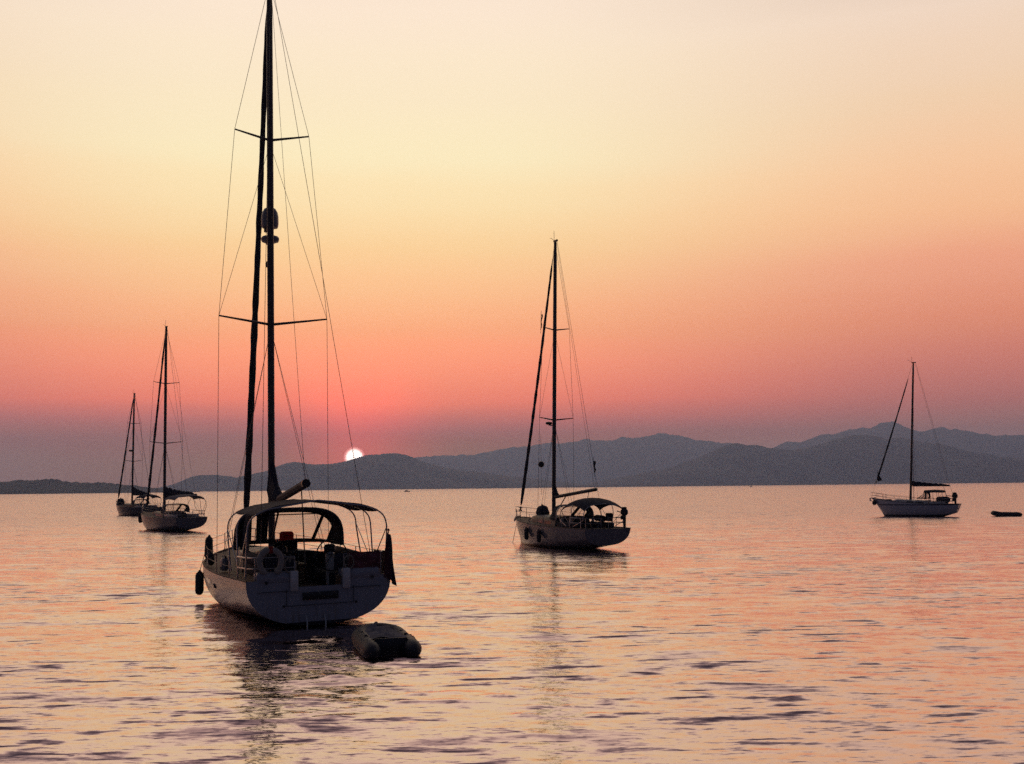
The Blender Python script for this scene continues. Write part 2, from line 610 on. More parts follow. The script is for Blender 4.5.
hillm = mat('wooded_hillside', (0.050, 0.055, 0.040), 0.95, 0.45, 0.02)
headm = mat('dark_pine_headland', (0.035, 0.042, 0.030), 0.95, 0.5, 0.05)
hill('headland', 3200, [(-3200, 60), (-2709, 49.5), (-2360, 41), (-2070, 47.4), (-1779, 31), (-1605, 32.2), (-1489, 34.2), (-1416, 36.5), (-1384, 39.2),
     (-1320, 37.2), (-1297, 32.7), (-1256, 26.6), (-1198, 29.1), (-1146, 24.3), (-1082, 16.6), (-1038, 10.5), (-971, 0.4)],
     240, 1.6, headm, 3, step=4, rows=16, ragged=5.0)
hill('hills', 7000, [(-2366, 0.2), (-2239, 24.4), (-2138, 48.9), (-2063, 86.3), (-1981, 100.2), (-1885, 99.5), (-1771, 84.0), (-1669, 51.6), (-1541, 6.4)],
     500, 5, hillm, 5)
hill('hills', 7500, [(-2195, 4.0), (-2026, 50), (-1856, 89), (-1734, 122), (-1612, 169.0), (-1531, 191.4), (-1415, 181.0), (-1238, 172.8), (-1129, 192.4),
     (-993, 232.1), (-863, 249.5), (-802, 249.7), (-720, 236.8), (-624, 195.2), (-529, 160.5), (-413, 139.2), (-223, 117.3), (-53, 88.9), (185, 53.1),
     (389, 31.2), (593, 2.5)], 900, 6, hillm, 8)
hill('hills', 14000, [(-2321, 66), (-1941, 177), (-1560, 300.8), (-1216, 392.0), (-860, 422.2), (-465, 444.5), (32, 504.2), (350, 546.2), (529, 563.9),
     (733, 566.1), (937, 598.9), (1230, 577.5), (1524, 632.5), (1728, 656.4), (1869, 655.3), (2021, 641.4), (2262, 594.9), (2580, 547.8), (2897, 507.2),
     (3277, 440.6), (3656, 361.4), (4287, 204.3), (4915, 47.5)], 1600, 14, hillm, 13, step=24)
hill('hills', 8000, [(342, 4.7), (633, 38.5), (924, 94.1), (1194, 160.1), (1414, 242.5), (1568, 299.4), (1656, 303.8), (1743, 298.0), (1880, 263.5),
     (2018, 248.6), (2157, 269.3), (2348, 329.6), (2458, 346.2), (2619, 358.8), (2727, 330.3), (2944, 310.4), (3111, 294.6), (3269, 244.6),
     (3434, 197.6), (3650, 154.6), (3974, 106.4), (4407, 59.6), (4911, 12.3)], 1000, 8, hillm, 17)
hill('hills', 14000, [(2251, 93.6), (2892, 329.3), (3341, 465.5), (3534, 527.6), (3868, 601.4), (4202, 675.2), (4497, 711.2), (4690, 767.1),
     (4832, 804.3), (4970, 733.0), (5119, 648.9), (5453, 694.8), (5783, 675.6), (6022, 603.6), (6302, 601.4), (6519, 609.9), (7230, 562.3),
     (8112, 402.7), (9371, 215.1), (10627, 28.1)], 1600, 16, hillm, 21, step=24)
hill('coast', 5600, [(-1700, 0), (-1500, 7), (-900, 9), (0, 8), (900, 10), (1800, 8), (2700, 10), (3400, 9), (4300, 8)], 120, 1.0, headm, 29,
     step=10, rows=8, ragged=1.5)

# ------------------------------------------------------------------ haze
HAZE_DENSITY, HAZE_COLOR = 1.25e-4, (0.45, 0.635, 1.0)
hz = MB().box((0, 7000, 419), (23400, 19600, 842)).build('haze', bpy.data.materials.new('haze_air'), smooth=False)
hz['kind'] = 'stuff'
hmn = hz.data.materials[0]
hmn.use_nodes = True
ht = hmn.node_tree
ht.nodes.clear()
pv = N(ht, 'ShaderNodeVolumePrincipled')
pv.inputs['Color'].default_value = (*HAZE_COLOR, 1)
pv.inputs['Density'].default_value = HAZE_DENSITY
pv.inputs['Anisotropy'].default_value = 0.6
ho = N(ht, 'ShaderNodeOutputMaterial')
ht.links.new(pv.outputs[0], ho.inputs['Volume'])

# ------------------------------------------------------------------ sailboats
def curve(ts, vs):
    ts, vs = np.array(ts, float), np.array(vs, float)
    d = np.gradient(vs, ts)
    def f(t):
        t = np.clip(t, ts[0], ts[-1])
        i = np.clip(np.searchsorted(ts, t) - 1, 0, len(ts) - 2)
        h = ts[i + 1] - ts[i]
        u = (t - ts[i]) / h
        return ((2 * u**3 - 3 * u**2 + 1) * vs[i] + (u**3 - 2 * u**2 + u) * h * d[i]
                + (-2 * u**3 + 3 * u**2) * vs[i + 1] + (u**3 - u**2) * h * d[i + 1])
    return f


class Hull:
    def __init__(s, L, B, stern, zs, ks, rake, n_stern, transom_rake):
        s.L, s.B = L, B
        s.b = curve([0, .12, .28, .45, .6, .75, .88, .96, 1.0], [stern * B, (stern * .5 + .49) * B, .99 * B, B, .94 * B, .74 * B, .42 * B, .16 * B, .015])
        s.zs = curve([0, .3, .6, 1.0], zs)
        s.zk = curve([0, .15, .4, .7, .9, .97, 1.0], ks)
        s.n = curve([0, .3, .6, .9, 1.0], [n_stern, n_stern * .95, 2.3, 1.5, 1.2])
        s.rake, s.tr = rake, transom_rake

    def sec(s, t, m=15):
        b, zs, zk, n = max(.012, float(s.b(t))), float(s.zs(t)), float(s.zk(t)), float(s.n(t))
        half = []
        for k in range(m):
            a = math.pi / 2 * k / (m - 1)
            y = b * math.sin(a) ** (2 / n)
            d = math.cos(a) ** (2 / n) if k < m - 1 else 0.0
            z = zs - (zs - zk) * d
            x = s.L * t - s.rake * t ** 7 * d + s.tr * (1 - t) ** 10 * (1 - d)
            half.append((x, y, z))
        return half

    def pt(s, t, side, dz=0.0, inset=0.0):
        x = s.L * t + s.tr * (1 - t) ** 10
        return (x, side * max(0.0, float(s.b(t)) - inset), float(s.zs(t)) + dz)

    def at_x(s, x, side, dz=0.0, inset=0.0):
        return s.pt(x / s.L, side, dz, inset)


def sailboat(p):
    """p: dictionary of measurements; local x forward from the transom, y to port, z up from the waterline"""
    root = empty('sailboat', (*p['loc'], 0), R(p['heading']), p['label'], 'sailboat', 'sailboats at anchor in the bay')
    root.rotation_euler.x = R(p.get('heel', 0))
    L = p['L']
    H = Hull(L, p['B'], p.get('stern', .88), p['zs'], p['ks'], p.get('rake', .5), p.get('n', 2.6), p.get('transom_rake', 0.0))
    hi = p.get('detail', 1)
    nst = 36 if hi > 1 else 22
    ts = [1 - (1 - k / nst) ** 1.15 for k in range(nst + 1)]
    secs = [H.sec(t) for t in ts]
    rings = [[(x, -y, z) for x, y, z in reversed(h)] + h[1:] for h in secs]
    MB().grid(rings).build('hull', p['hull_mat'], root)
    # transom with a stern opening
    tr = [(x - .004, y, z) for x, y, z in rings[0]]
    zt = tr[0][2]
    top = []
    if p.get('notch'):
        w, d = p['notch']
        for y, z in ((w + .04, zt), (w, zt - .05), (w, zt - d), (-w, zt - d), (-w, zt - .05), (-w - .04, zt)):
            top.append((tr[0][0] - p.get('transom_rake', 0) * (zt - z), y, z))
    tb = MB().poly(tr + top)
    back = [(x + .05, y * .985, z + .01) for x, y, z in tr + top]
    trans = tb.poly(back[::-1]).build('transom', p.get('transom_mat', M['gelcoat']), root, smooth=False)
    # deck with cockpit well
    x0, x1 = p['cockpit']
    cw = p['cw']
    sole = p['sole']
    dk = MB()
    for a, b in zip(ts[:-1], ts[1:]):
        m_ = L * (a + b) / 2
        P = [H.pt(a, 1, -.02, .03), H.pt(b, 1, -.02, .03), H.pt(b, -1, -.02, .03), H.pt(a, -1, -.02, .03)]
        if m_ < x1 and m_ > x0:
            for s in (0, 1):
                e0, e1 = (P[0], P[1]) if s == 0 else (P[3], P[2])
                sg = 1 if s == 0 else -1
                dk.add([e0, e1, (e1[0], sg * cw, e1[2] + .03), (e0[0], sg * cw, e0[2] + .03)], [(0, 1, 2, 3)])
        elif m_ <= x0:
            n0 = p.get('notch', (0.0, 0))[0]
            for sg, e0, e1 in ((1, P[0], P[1]), (-1, P[3], P[2])):
                dk.add([e0, e1, (e1[0], sg * n0, e1[2] + .03), (e0[0], sg * n0, e0[2] + .03)], [(0, 1, 2, 3)])
        else:
            c0 = (P[0][0], 0, P[0][2] + .07 * min(1, P[0][1]))
            c1 = (P[1][0], 0, P[1][2] + .07 * min(1, P[1][1]))
            dk.add([P[0], P[1], c1, c0], [(0, 1, 2, 3)]).add([c0, c1, P[2], P[3]], [(0, 1, 2, 3)])
    dk.build('deck', p.get('deck_mat', M['deck']), root)
    cz = float(H.zs(.15)) + .01
    n0 = p.get('notch', (0, 0))[0]
    wl = MB()
    wl.add([(x0, cw, cz), (x1, cw, cz), (x1, cw, sole), (x0, cw, sole)], [(0, 1, 2, 3)])
    wl.add([(x0, -cw, cz), (x1, -cw, cz), (x1, -cw, sole), (x0, -cw, sole)], [(0, 1, 2, 3)])
    wl.add([(x1, cw, cz + .5), (x1, -cw, cz + .5), (x1, -cw, sole), (x1, cw, sole)], [(0, 1, 2, 3)])
    for sg in (1, -1):
        wl.add([(x0, sg * cw, cz), (x0, sg * n0, cz), (x0, sg * n0, sole), (x0, sg * cw, sole)], [(0, 1, 2, 3)])
    wl.add([(0.06, cw * .8, sole), (x1, cw, sole), (x1, -cw, sole), (0.06, -cw * .8, sole)], [(0, 1, 2, 3)])
    for sg in (1, -1):      # walls of the stern gangway
        if n0:
            wl.add([(.07, sg * n0, cz), (x0, sg * n0, cz), (x0, sg * n0, sole), (.07, sg * n0, sole)], [(0, 1, 2, 3)])
    ck = wl.build('cockpit', p.get('cockpit_mat', M['gelcoat']), root, smooth=False)
    for sg in (1, -1):
        MB().box(((x0 + x1) / 2 + .3, sg * (cw - .26), sole + .22), (x1 - x0 - 1.0, .48, .44), bev=.04).build('bench', p.get('cushion_mat', M['teak']), root)
        MB().box(((x0 + x1) / 2 + .1, sg * (cw + .16), cz + p.get('coam', .26) / 2), (x1 - x0 - .5, .28, p.get('coam', .26) + .1), bev=.07).build('coaming', p.get('cushion_mat', M['gelcoat']), root)
        if hi > 1:
            for xw in (x1 - .6, x1 - 1.7):
                MB().lathe([(.11, 0), (.10, .06), (.075, .1), (.085, .2), (.06, .23)], (xw, sg * (cw + .16), cz + .31), 12).build('winch', M['steel'], root)
    # toe rail
    for sg in (1, -1):
        MB().tube([H.pt(t, sg, .015, .02) for t in ts], .03, 5).build('toe_rail', M['teak'] if hi > 1 else M['alu'], root)
    # coachroof
    r0, r1, rh, rw0, rw1 = p['roof']
    nr = 10
    rr = []
    for k in range(nr + 1):
        u = k / nr
        x = r0 + (r1 - r0) * u
        w = rw0 + (rw1 - rw0) * u ** 1.5
        zb = float(H.zs(x / L)) + .0
        h = rh * (1 - .35 * u) * (1 if u < .82 else math.sqrt(max(0, 1 - ((u - .82) / .18) ** 2)))
        rr.append([(x, w, zb), (x, w * .95, zb + h * .6), (x, w * .86, zb + h * .92), (x, w * .5, zb + h * 1.07), (x, 0, zb + h * 1.12),
                   (x, -w * .5, zb + h * 1.07), (x, -w * .86, zb + h * .92), (x, -w * .95, zb + h * .6), (x, -w, zb)])
    cr = MB().grid(rr)
    cr.poly(rr[0])
    cr = cr.build('coachroof', p.get('roof_mat', M['gelcoat']), root)
    for sg in (1, -1):
        for wa, wb in p.get('cabin_windows', ((.12, .34), (.40, .58))):
            a = []
            for u in np.linspace(wa, wb, 6):
                x = r0 + (r1 - r0) * u
                w = rw0 + (rw1 - rw0) * u ** 1.5
                zb, h = float(H.zs(x / L)), rh * (1 - .35 * u)
                a.append([(x, sg * (w * .995 + .004), zb + h * .14), (x, sg * (w * .96 + .006), zb + h * .52)])
            MB().grid(a).build('window', M['smoke'], cr)
    hx = r1 + .45
    MB().box((hx, 0, float(H.zs(hx / L)) + .11), (.55, .55, .09), bev=.05).build('hatch', M['smoke'], root)
    # hull windows
    for xa, xb, z, h in p.get('portlights', ()):
        for sg in (1, -1):
            a = []
            for x in np.linspace(xa, xb, 5):
                c = []
                for zz in (z, z + h):
                    t = x / L
                    zs_, zk_, n_ = float(H.zs(t)), float(H.zk(t)), float(H.n(t))
                    q = (zs_ - zz) / (zs_ - zk_)
                    c.append((x, sg * (float(H.b(t)) * (1 - q ** n_) ** (1 / n_) + .006), zz))
                a.append(c)
            MB().grid(a).build('window', M['smoke'], root)
    # ---------------- mast and standing rigging
    mx, mz0, mz1, rk = p['mast_x'], p['mast_foot'], p['mast_top'], p['rake_mast']
    def mp_(z):
        return np.array([mx - rk * (z - mz0), 0, z])
    mast = MB().tube([mp_(mz0), mp_(mz0 + (mz1 - mz0) * .6), mp_(mz1 - 1.2), mp_(mz1)],
                     [p['mast_r'], p['mast_r'], p['mast_r'] * .9, p['mast_r'] * .7], 10).build('mast', M['alu'], root)
    mt = mp_(mz1)
    MB().box(mt + [-.05, 0, .05], (.5, .10, .12), bev=.02).build('masthead', M['alu'], mast)
    MB().tube([mt + [.15, .0, .1], mt + [.15, 0, .75]], .014, 5).build('antenna', M['wire'], mast)
    MB().tube([mt + [.1, .05, .1], mt + [.5, .05, .35], mt + [.62, .05, .35]], .014, 5).build('wind_vane', M['wire'], mast)
    tips = []
    for z, hw, sweep in p['spreaders']:
        for sg in (1, -1):
            c = mp_(z)
            tip = c + [-sweep, sg * hw, .05 + hw * .06]
            MB().tube([c + [0, sg * p['mast_r'] * .8, 0], tip], [.048, .028], 6).build('spreader', M['alu'], mast)
        tips.append((z, hw, sweep))
    wr = p['wire']
    cx, cyw = mx - p.get('chain_back', .35), p['chain_w']
    for sg in (1, -1):
        path = [H.at_x(cx, sg, 0.02, max(0, float(H.b(cx / L)) - cyw))]
        for z, hw, sweep in tips:
            path.append(mp_(z) + [-sweep, sg * hw, .05 + hw * .06])
        path.append(mp_(p.get('shroud_top', mz1 - .15)))
        MB().tube(path, wr, 5).build('cap_shroud', M['wire'], root)
        z0, hw0, sw0 = tips[0]
        for dx in (0.0, -.45):
            MB().tube([H.at_x(cx + dx, sg, .02, max(0, float(H.b(cx / L)) - cyw * .93)), mp_(z0 - .15)], wr * .9, 5).build('lower_shroud', M['wire'], root)
        for (za, ha, sa), (zb, hb, sb) in zip(tips[:-1], tips[1:]):
            MB().tube([mp_(za) + [-sa, sg * ha, .05 + ha * .06], mp_(zb - .15)], wr * .85, 5).build('diagonal_shroud', M['wire'], root)
    # forestay with furled genoa
    ft = mp_(p.get('forestay_top', mz1 - .2)) + [.12, 0, 0]
    fb = np.array([L - p.get('stay_in', .45), 0, float(H.zs(1.0)) + .1])
    MB().tube([fb, ft], wr, 5).build('forestay', M['wire'], root)
    g0, g1, gr = p['genoa']
    pts, rad = [], []
    ng = 46 if hi > 1 else 24
    for k in range(ng + 1):
        u = k / ng
        q = g0 + (g1 - g0) * u
        sag = .10 * math.sin(math.pi * q) * (1 if hi > 1 else .7)
        pts.append(fb + (ft - fb) * q + np.array([-sag, 0, -sag * .3]))
        w = (1 + .10 * math.sin(k * 1.9) + rng.uniform(-.07, .07))
        rad.append(gr * w * (1.08 - .42 * u) * min(1, .35 + u * 14) * min(1, .3 + (1 - u) * 12))
    ge = MB().tube(pts, rad, 8).build('furled_genoa', M['sail'], root)
    MB().lathe([(.02, 0), (.13, .02), (.13, .06), (.05, .08), (.05, .2), (.13, .22), (.13, .26), (.02, .28)],
               fb + (ft - fb) * max(.004, g0 - .022), 12, ft - fb).build('furler_drum', M['plastic'], ge)
    if p.get('clew'):
        q = g0 + (g1 - g0) * p['clew']
        c = fb + (ft - fb) * q
        MB().grid([[c + [0, .02, -.5], c + [-.55, .05, -.35]], [c + [0, 0, .1], c + [-.35, .08, .0]], [c + [0, 0, .75], c + [-.05, 0, .7]]]).build('sail_clew', M['sail'], ge)
    # backstays
    for sx, sy in p['backstays']:
        MB().tube([mt + [-.25, 0, .05], (sx, sy, float(H.zs(.02)) + .02)], wr, 5).build('backstay', M['wire'], root)
    # boom
    bz, bl, brise, bst = p['boom']
    g = mp_(bz) + [-.16, 0, 0]
    ba = math.radians(p.get('boom_angle', 0))
    e = g + [-bl * math.cos(ba), bl * math.sin(ba), brise]
    boom = MB().tube([g, e], [p.get('boom_r', .09)] * 2, 8).build('boom', p.get('boom_mat', M['alu']), root)
    MB().tube([e, e + unit(e - g) * .14], [p.get('boom_r', .09) * 1.05] * 2, 8).build('boom_end_cap', M['plastic'], boom)
    d = unit(e - g)
    if p.get('sail_stack'):
        s0, s1, hh, bulk, ms = p['sail_stack']
        rows = []
        ns = 18
        for k in range(ns + 1):
            u = k / ns
            c = g + (e - g) * (s0 + (s1 - s0) * u)
            h = (hh * (1 - u) ** 1.6 + bulk) * (1 + .10 * math.sin(k * 2.3) + rng.uniform(-.05, .05)) * min(1, .5 + (1 - u) * 5)
            w = bulk * .62 * (1 + .12 * math.sin(k * 1.7 + 1)) * min(1, .5 + (1 - u) * 5)
            side = np.array([-d[1], d[0], 0])
            rows.append([c + side * w * math.sin(a) * (1 if math.cos(a) < .3 else .75) + np.array([0, 0, -.08 + (h * .5) * (1 - math.cos(a - math.pi)) if True else 0]) * 1.0
                         for a in np.linspace(0, 2 * math.pi, 11)[:-1]])
        sk = MB().grid(rows, close_v=True)
        sk.poly(rows[0][::-1]).poly(rows[-1])
        sk.build('sail_cover', ms, boom)
    if p.get('kicker'):
        MB().tube([mp_(mz0 + .25) + [-.1, 0, 0], g + (e - g) * .28 + [0, 0, -.08]], .035, 6).build('vang', M['alu'], boom)
    MB().tube([mp_(mz1 - .1) + [-.2, 0, 0], e + [0, 0, .05]], wr * .8, 5).build('topping_lift', M['wire'], root)
    MB().tube([e - d * .5 + [0, 0, -.1], (max(.9, e[0] + .1), 0, cz + .3)], .02, 5).build('mainsheet', M['rope'], root)
    # guard rails
    for sg in (1, -1):
        xs = p['stanchions']
        tops = []
        for x in xs:
            b0 = H.at_x(x, sg, 0, .09)
            MB().tube([b0, (b0[0], b0[1] + sg * .02, b0[2] + .62)], .016, 5).build('stanchion', M['steel'], root)
            tops.append((b0[0], b0[1] + sg * .02, b0[2]))
        for dz in (.61, .32):
            q = [H.at_x(.35, sg, dz, .12)] + [(t[0], t[1], t[2] + dz) for t in tops] + [H.at_x(L - 1.35, sg, dz, .05)]
            MB().tube(q, .008 if hi > 1 else .012, 4).build('guard_wire', M['wire'], root)
    bz_ = float(H.zs(1.0))
    for dz in (.64, .33):
        MB().tube([H.at_x(L - 1.4, 1, dz, .05), H.at_x(L - .6, 1, dz + .03, -.02), (L + .12, .10, bz_ + dz + .05), (L + .12, -.10, bz_ + dz + .05),
                   H.at_x(L - .6, -1, dz + .03, -.02), H.at_x(L - 1.4, -1, dz, .05)], .017, 5).build('pulpit', M['steel'], root)
    for sg in (1, -1):
        MB().tube([H.at_x(L - 1.4, sg, 0, .05), H.at_x(L - 1.4, sg, .64, .05)], .017, 5).build('pulpit_leg', M['steel'], root)
        MB().tube([H.at_x(L - .6, sg, 0, .02), H.at_x(L - .6, sg, .67, -.02)], .017, 5).build('pulpit_leg', M['steel'], root)
        # pushpit
        y1 = float(H.b(0)) - .12
        zb = float(H.zs(0))
        yi = max(n0 + .08, .25)
        for dz in (.64, .34):
            MB().tube([H.at_x(1.5, sg, dz, .12), H.at_x(.55, sg, dz, .12), (.14, sg * (y1 - .1), zb + dz), (.10, sg * (y1 - .35), zb + dz), (.10, sg * yi, zb + dz)],
                      .018, 6).build('pushpit', M['steel'], root)
        for q in (H.at_x(1.5, sg, 0, .12), H.at_x(.5, sg, 0, .12), (.12, sg * (y1 - .15), zb), (.10, sg * yi, zb)):
            MB().tube([q, (q[0], q[1], q[2] + .64)], .018, 6).build('pushpit_leg', M['steel'], root)
    if p.get('anchor'):
        a0 = np.array([L + .05, 0, bz_ - .02])
        MB().tube([a0 + [-.5, 0, .1], a0 + [.2, 0, .02]], .05, 6).tube([a0 + [.2, 0, .02], a0 + [.12, .16, -.22], a0 + [-.02, .2, -.3]], [.05, .05, .02], 6).tube(
            [a0 + [.2, 0, .02], a0 + [.12, -.16, -.22], a0 + [-.02, -.2, -.3]], [.05, .05, .02], 6).tube([a0 + [.2, 0, .02], a0 + [.18, 0, -.26]], [.05, .07], 6).build('anchor', M['steel'], root)
    if p.get('rode'):
        MB().tube([(L - .05, 0, bz_ - .12), (L + .35, .05, .6), (L + .7, .08, -.3)], .018, 5).build('anchor_chain', M['steel'], root)
    # ---------------- sprayhood
    if p.get('sprayhood'):
        xa, xm, xf, zb, h, w, vm = p['sprayhood'][:7]
        open_w = p['sprayhood'][7]
        nu = 28
        def arch(x, w_, h_, ex=.55):
            out = []
            for k in range(nu + 1):
                th = math.pi * k / nu
                c, s_ = math.cos(th), math.sin(th)
                out.append((x, w_ * math.copysign(abs(c) ** ex, c), zb + h_ * abs(s_) ** ex))
            return out
        A, Mi = arch(xa, w, h * .97), arch(xm, w * .97, h)
        Bf = []
        for k in range(nu + 1):
            th = math.pi * k / nu
            c = math.cos(th)
            Bf.append((xf - .9 * abs(c) ** 3, w * .93 * math.copysign(abs(c) ** .75, c), zb + .04))
        nv = 8
        rows = [[np.array(a) + (np.array(b) - np.array(a)) * v for a, b in zip(A, Mi)] for v in (0, .33, .66, 1)]
        rows += [[np.array(a) + (np.array(b) - np.array(a)) * (v / nv) for a, b in zip(Mi, Bf)] for v in range(1, nv + 1)]
        rows = np.array(rows)
        fab, wins = MB(), [MB() for _ in open_w]
        for i in range(rows.shape[0] - 1):
            for j in range(nu):
                u = (j + .5) / nu
                q = [tuple(rows[i, j]), tuple(rows[i + 1, j]), tuple(rows[i + 1, j + 1]), tuple(rows[i, j + 1])]
                v = (i - 3 + .5) / nv
                w_in = [k for k, (a, b_) in enumerate(open_w) if a < u < b_] if i >= 3 and .14 < v < .86 else []
                (wins[w_in[0]] if w_in else fab).add(q, [(0, 1, 2, 3)])
        sh = fab.build('sprayhood', vm, root)
        for win in wins:
            if win.f:
                win.build('window', M['vinyl'], sh)
        MB().tube(A, .028, 6).build('frame_tube', M['steel'] if hi > 1 else M['alu'], sh)
        MB().tube([A[nu // 4], Mi[nu // 4], Mi[nu // 4 * 3], A[nu // 4 * 3]], .02, 5).build('handrail', M['canvas'], sh)
        if p.get('hood_edge'):
            MB().tube(A, p['hood_edge'], 7).build('edge_binding', M['canvas'], sh)
    # ---------------- bimini
    if p.get('bimini'):
        b = p['bimini']
        def hoop(x, lean=0.0, ex=b.get('ex', .34), n_=24):
            out = []
            for k in range(n_ + 1):
                th = math.pi * k / n_
                c, s_ = math.cos(th), math.sin(th)
                zz = b['h'] * abs(s_) ** ex + b['crown'] * (1 - abs(c) ** (2 * ex))
                out.append((x + lean * (1 - zz / b['h']) * -1, b['w'] * math.copysign(abs(c) ** ex, c), b['z'] + zz))
            return out
        xs_ = np.linspace(b['x0'], b['x1'], 7)
        rows = []
        zcut = b['z'] + b['h'] * b.get('skirt', .90) + b.get('lift', 0)
        for i, x in enumerate(xs_):
            hp = [q for q in hoop(x, 0, n_=60) if q[2] >= zcut]
            k = len(hp)
            f = -.03 * math.sin(math.pi * (i / 6 * 2 % 1)) if b.get('sagging', True) else 0
            end = b.get('droop', 0) * abs(i / 6 * 2 - 1) ** 2.2
            rows.append([(q[0], q[1] * 1.01, q[2] + .02 + f - end) for q in hp])
        kk = min(len(r) for r in rows)
        rows = [[r[int(round(j * (len(r) - 1) / (kk - 1)))] for j in range(kk)] for r in rows]
        cb = MB().grid(rows)
        low = [[(x, y, z - .035) for x, y, z in r] for r in rows]
        cb.grid([r[::-1] for r in low])
        for ra, rb in ((rows[0], low[0]), (rows[-1], low[-1])):
            cb.grid([ra, rb])
        cb.grid([[r[0] for r in rows], [r[0] for r in low]]).grid([[r[-1] for r in rows], [r[-1] for r in low]])
        bim = cb.build('bimini', b.get('mat', M['canvas2']), root)
        feet = b['feet']
        for x, fx in zip((b['x0'], (b['x0'] + b['x1']) / 2, b['x1']), feet):
            hp = hoop(x)
            hp = [(q[0], q[1], q[2] - (b.get('droop', 0) if x != feet[1] and abs(x - (b['x0'] + b['x1']) / 2) > .1 else 0)) for q in hp]
            q = [(fx, hp[0][1], b['foot_z'])] + hp[1:-1] + [(fx, hp[-1][1], b['foot_z'])]
            MB().tube(q, b.get('r', .022), 6).build('frame_tube', M['steel'], bim)
        for sg in (1, -1):
            y = b['w'] * sg
            MB().tube([(b['x0'], y, b['z'] + b['h'] * .75), (feet[1], y * .985, b['foot_z'] + .1)], .016, 5).build('brace', M['steel'], bim)
            MB().tube([(b['x1'], y, b['z'] + b['h'] * .75), (feet[1], y * .985, b['foot_z'] + .1)], .016, 5).build('brace', M['steel'], bim)
    return root, H, mast, trans


def fender(loc, r, h, label, rope_to=None, m=None, name='fender', cat='fender', group='fenders hung from the sailboats', tilt=(0, 0)):
    t = empty(name, loc, 0, label, cat, group)
    prof = [(0.02, -h / 2), (r * .45, -h / 2 + .01), (r * .85, -h / 2 + r * .45), (r, -h / 2 + r), (r, h / 2 - r), (r * .85, h / 2 - r * .45), (r * .35, h / 2), (.03, h / 2 + .05)]
    MB().lathe(prof, (0, 0, 0), 14, (tilt[0], tilt[1], 1)).build('fender_body', m or M['rubber'], t)
    if rope_to is not None:
        MB().tube([(tilt[0] * h / 2, tilt[1] * h / 2, h / 2), tuple(np.array(rope_to) - np.array(loc))], .012, 5).build('rope', M['rope'], t)
    return t


def to_world(root, q):
    a = root.rotation_euler.z
    return (root.location.x + q[0] * math.cos(a) - q[1] * math.sin(a), root.location.y + q[0] * math.sin(a) + q[1] * math.cos(a), root.location.z + q[2])


def capsule_between(a, b, r, r2=None, n=10):
    a, b = np.array(a, float), np.array(b, float)
    d = unit(b - a)
    r2 = r if r2 is None else r2
    pts = [a - d * r * .9, a - d * r * .6, a, b, b + d * r2 * .6, b + d * r2 * .9]
    return MB().tube(pts, [r * .35, r * .8, r, r2, r2 * .8, r2 * .35], n)


# ---- nearest sailboat, seen from astern
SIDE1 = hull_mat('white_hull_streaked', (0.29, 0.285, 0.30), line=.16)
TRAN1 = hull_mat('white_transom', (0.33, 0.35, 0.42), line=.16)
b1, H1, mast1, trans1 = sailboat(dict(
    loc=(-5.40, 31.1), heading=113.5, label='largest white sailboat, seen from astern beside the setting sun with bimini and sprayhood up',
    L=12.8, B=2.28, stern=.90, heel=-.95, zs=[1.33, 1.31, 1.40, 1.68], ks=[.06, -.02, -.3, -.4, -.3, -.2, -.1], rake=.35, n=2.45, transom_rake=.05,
    hull_mat=SIDE1, transom_mat=TRAN1, detail=2, notch=(.62, .22), cockpit=(.75, 4.2), cw=1.15, sole=.9, cockpit_mat=M['teak'], cushion_mat=M['canvas'], coam=.34, deck_mat=M['teak'], roof_mat=M['tide'],  # cockpit and seat colours darkened to paint in the shade of the well
    roof=(4.2, 9.4, .52, 1.45, .75), portlights=((5.0, 6.0, .92, .16), (7.0, 7.9, .98, .16)),
    mast_x=6.85, mast_foot=1.9, mast_top=21.7, rake_mast=.012, mast_r=.115, wire=.0085,
    spreaders=[(9.45, 1.82, .55), (15.9, 1.27, .40)], chain_w=1.86, forestay_top=21.4, stay_in=.75, genoa=(.045, .985, .125),
    backstays=[(.25, -1.62), (.25, 1.62)], boom=(3.35, 4.9, .62, 0), boom_r=.13, boom_mat=M['cream'], boom_angle=0, kicker=True,
    sail_stack=(0, .26, 1.15, .30, M['canvas']),
    stanchions=[2.4, 4.3, 6.2, 8.1, 9.9], anchor=True, rode=True,
    sprayhood=(3.95, 4.75, 6.15, 2.0, 1.22, 1.66, M['canvas'], [(.35, .39), (.47, .70), (.735, .91)]), hood_edge=.07,
    bimini=dict(x0=.15, x1=3.45, w=2.0, z=1.5, h=1.58, crown=.42, ex=.18, feet=(.4, 1.6, 2.8), foot_z=1.45, skirt=.97, lift=.10, mat=M['canvas'])))

# what the big boat carries
wheel_x = 1.45
for sg in (1, -1):
    ped = MB().box((wheel_x + .28, sg * .72, 1.45), (.22, .26, 1.0), bev=.06).build('steering_pedestal', M['gelcoat'], b1)
    ring = [(wheel_x + .1, sg * .72 + .46 * math.cos(a), 1.86 + .46 * math.sin(a)) for a in np.linspace(0, 2 * math.pi, 29)[:-1]]
    wh = MB().tube(ring, .02, 6, closed=True)
    for k in range(5):
        a = k * 2 * math.pi / 5 + .3
        wh.tube([(wheel_x + .12, sg * .72, 1.86), (wheel_x + .1, sg * .72 + .45 * math.cos(a), 1.86 + .45 * math.sin(a))], .012, 5)
    wh.build('steering_wheel', M['plastic'], b1)
    MB().box((wheel_x + .32, sg * .72, 2.04), (.20, .34, .24), bev=.05, ry=.3).build('instrument_pod', M['plastic'], b1)
tbl = MB().box((2.95, 0, 1.56), (1.25, .34, .07), bev=.03).box((2.95, 0, 1.25), (.9, .24, .56), bev=.03).build('cockpit_table', M['teak'], b1)
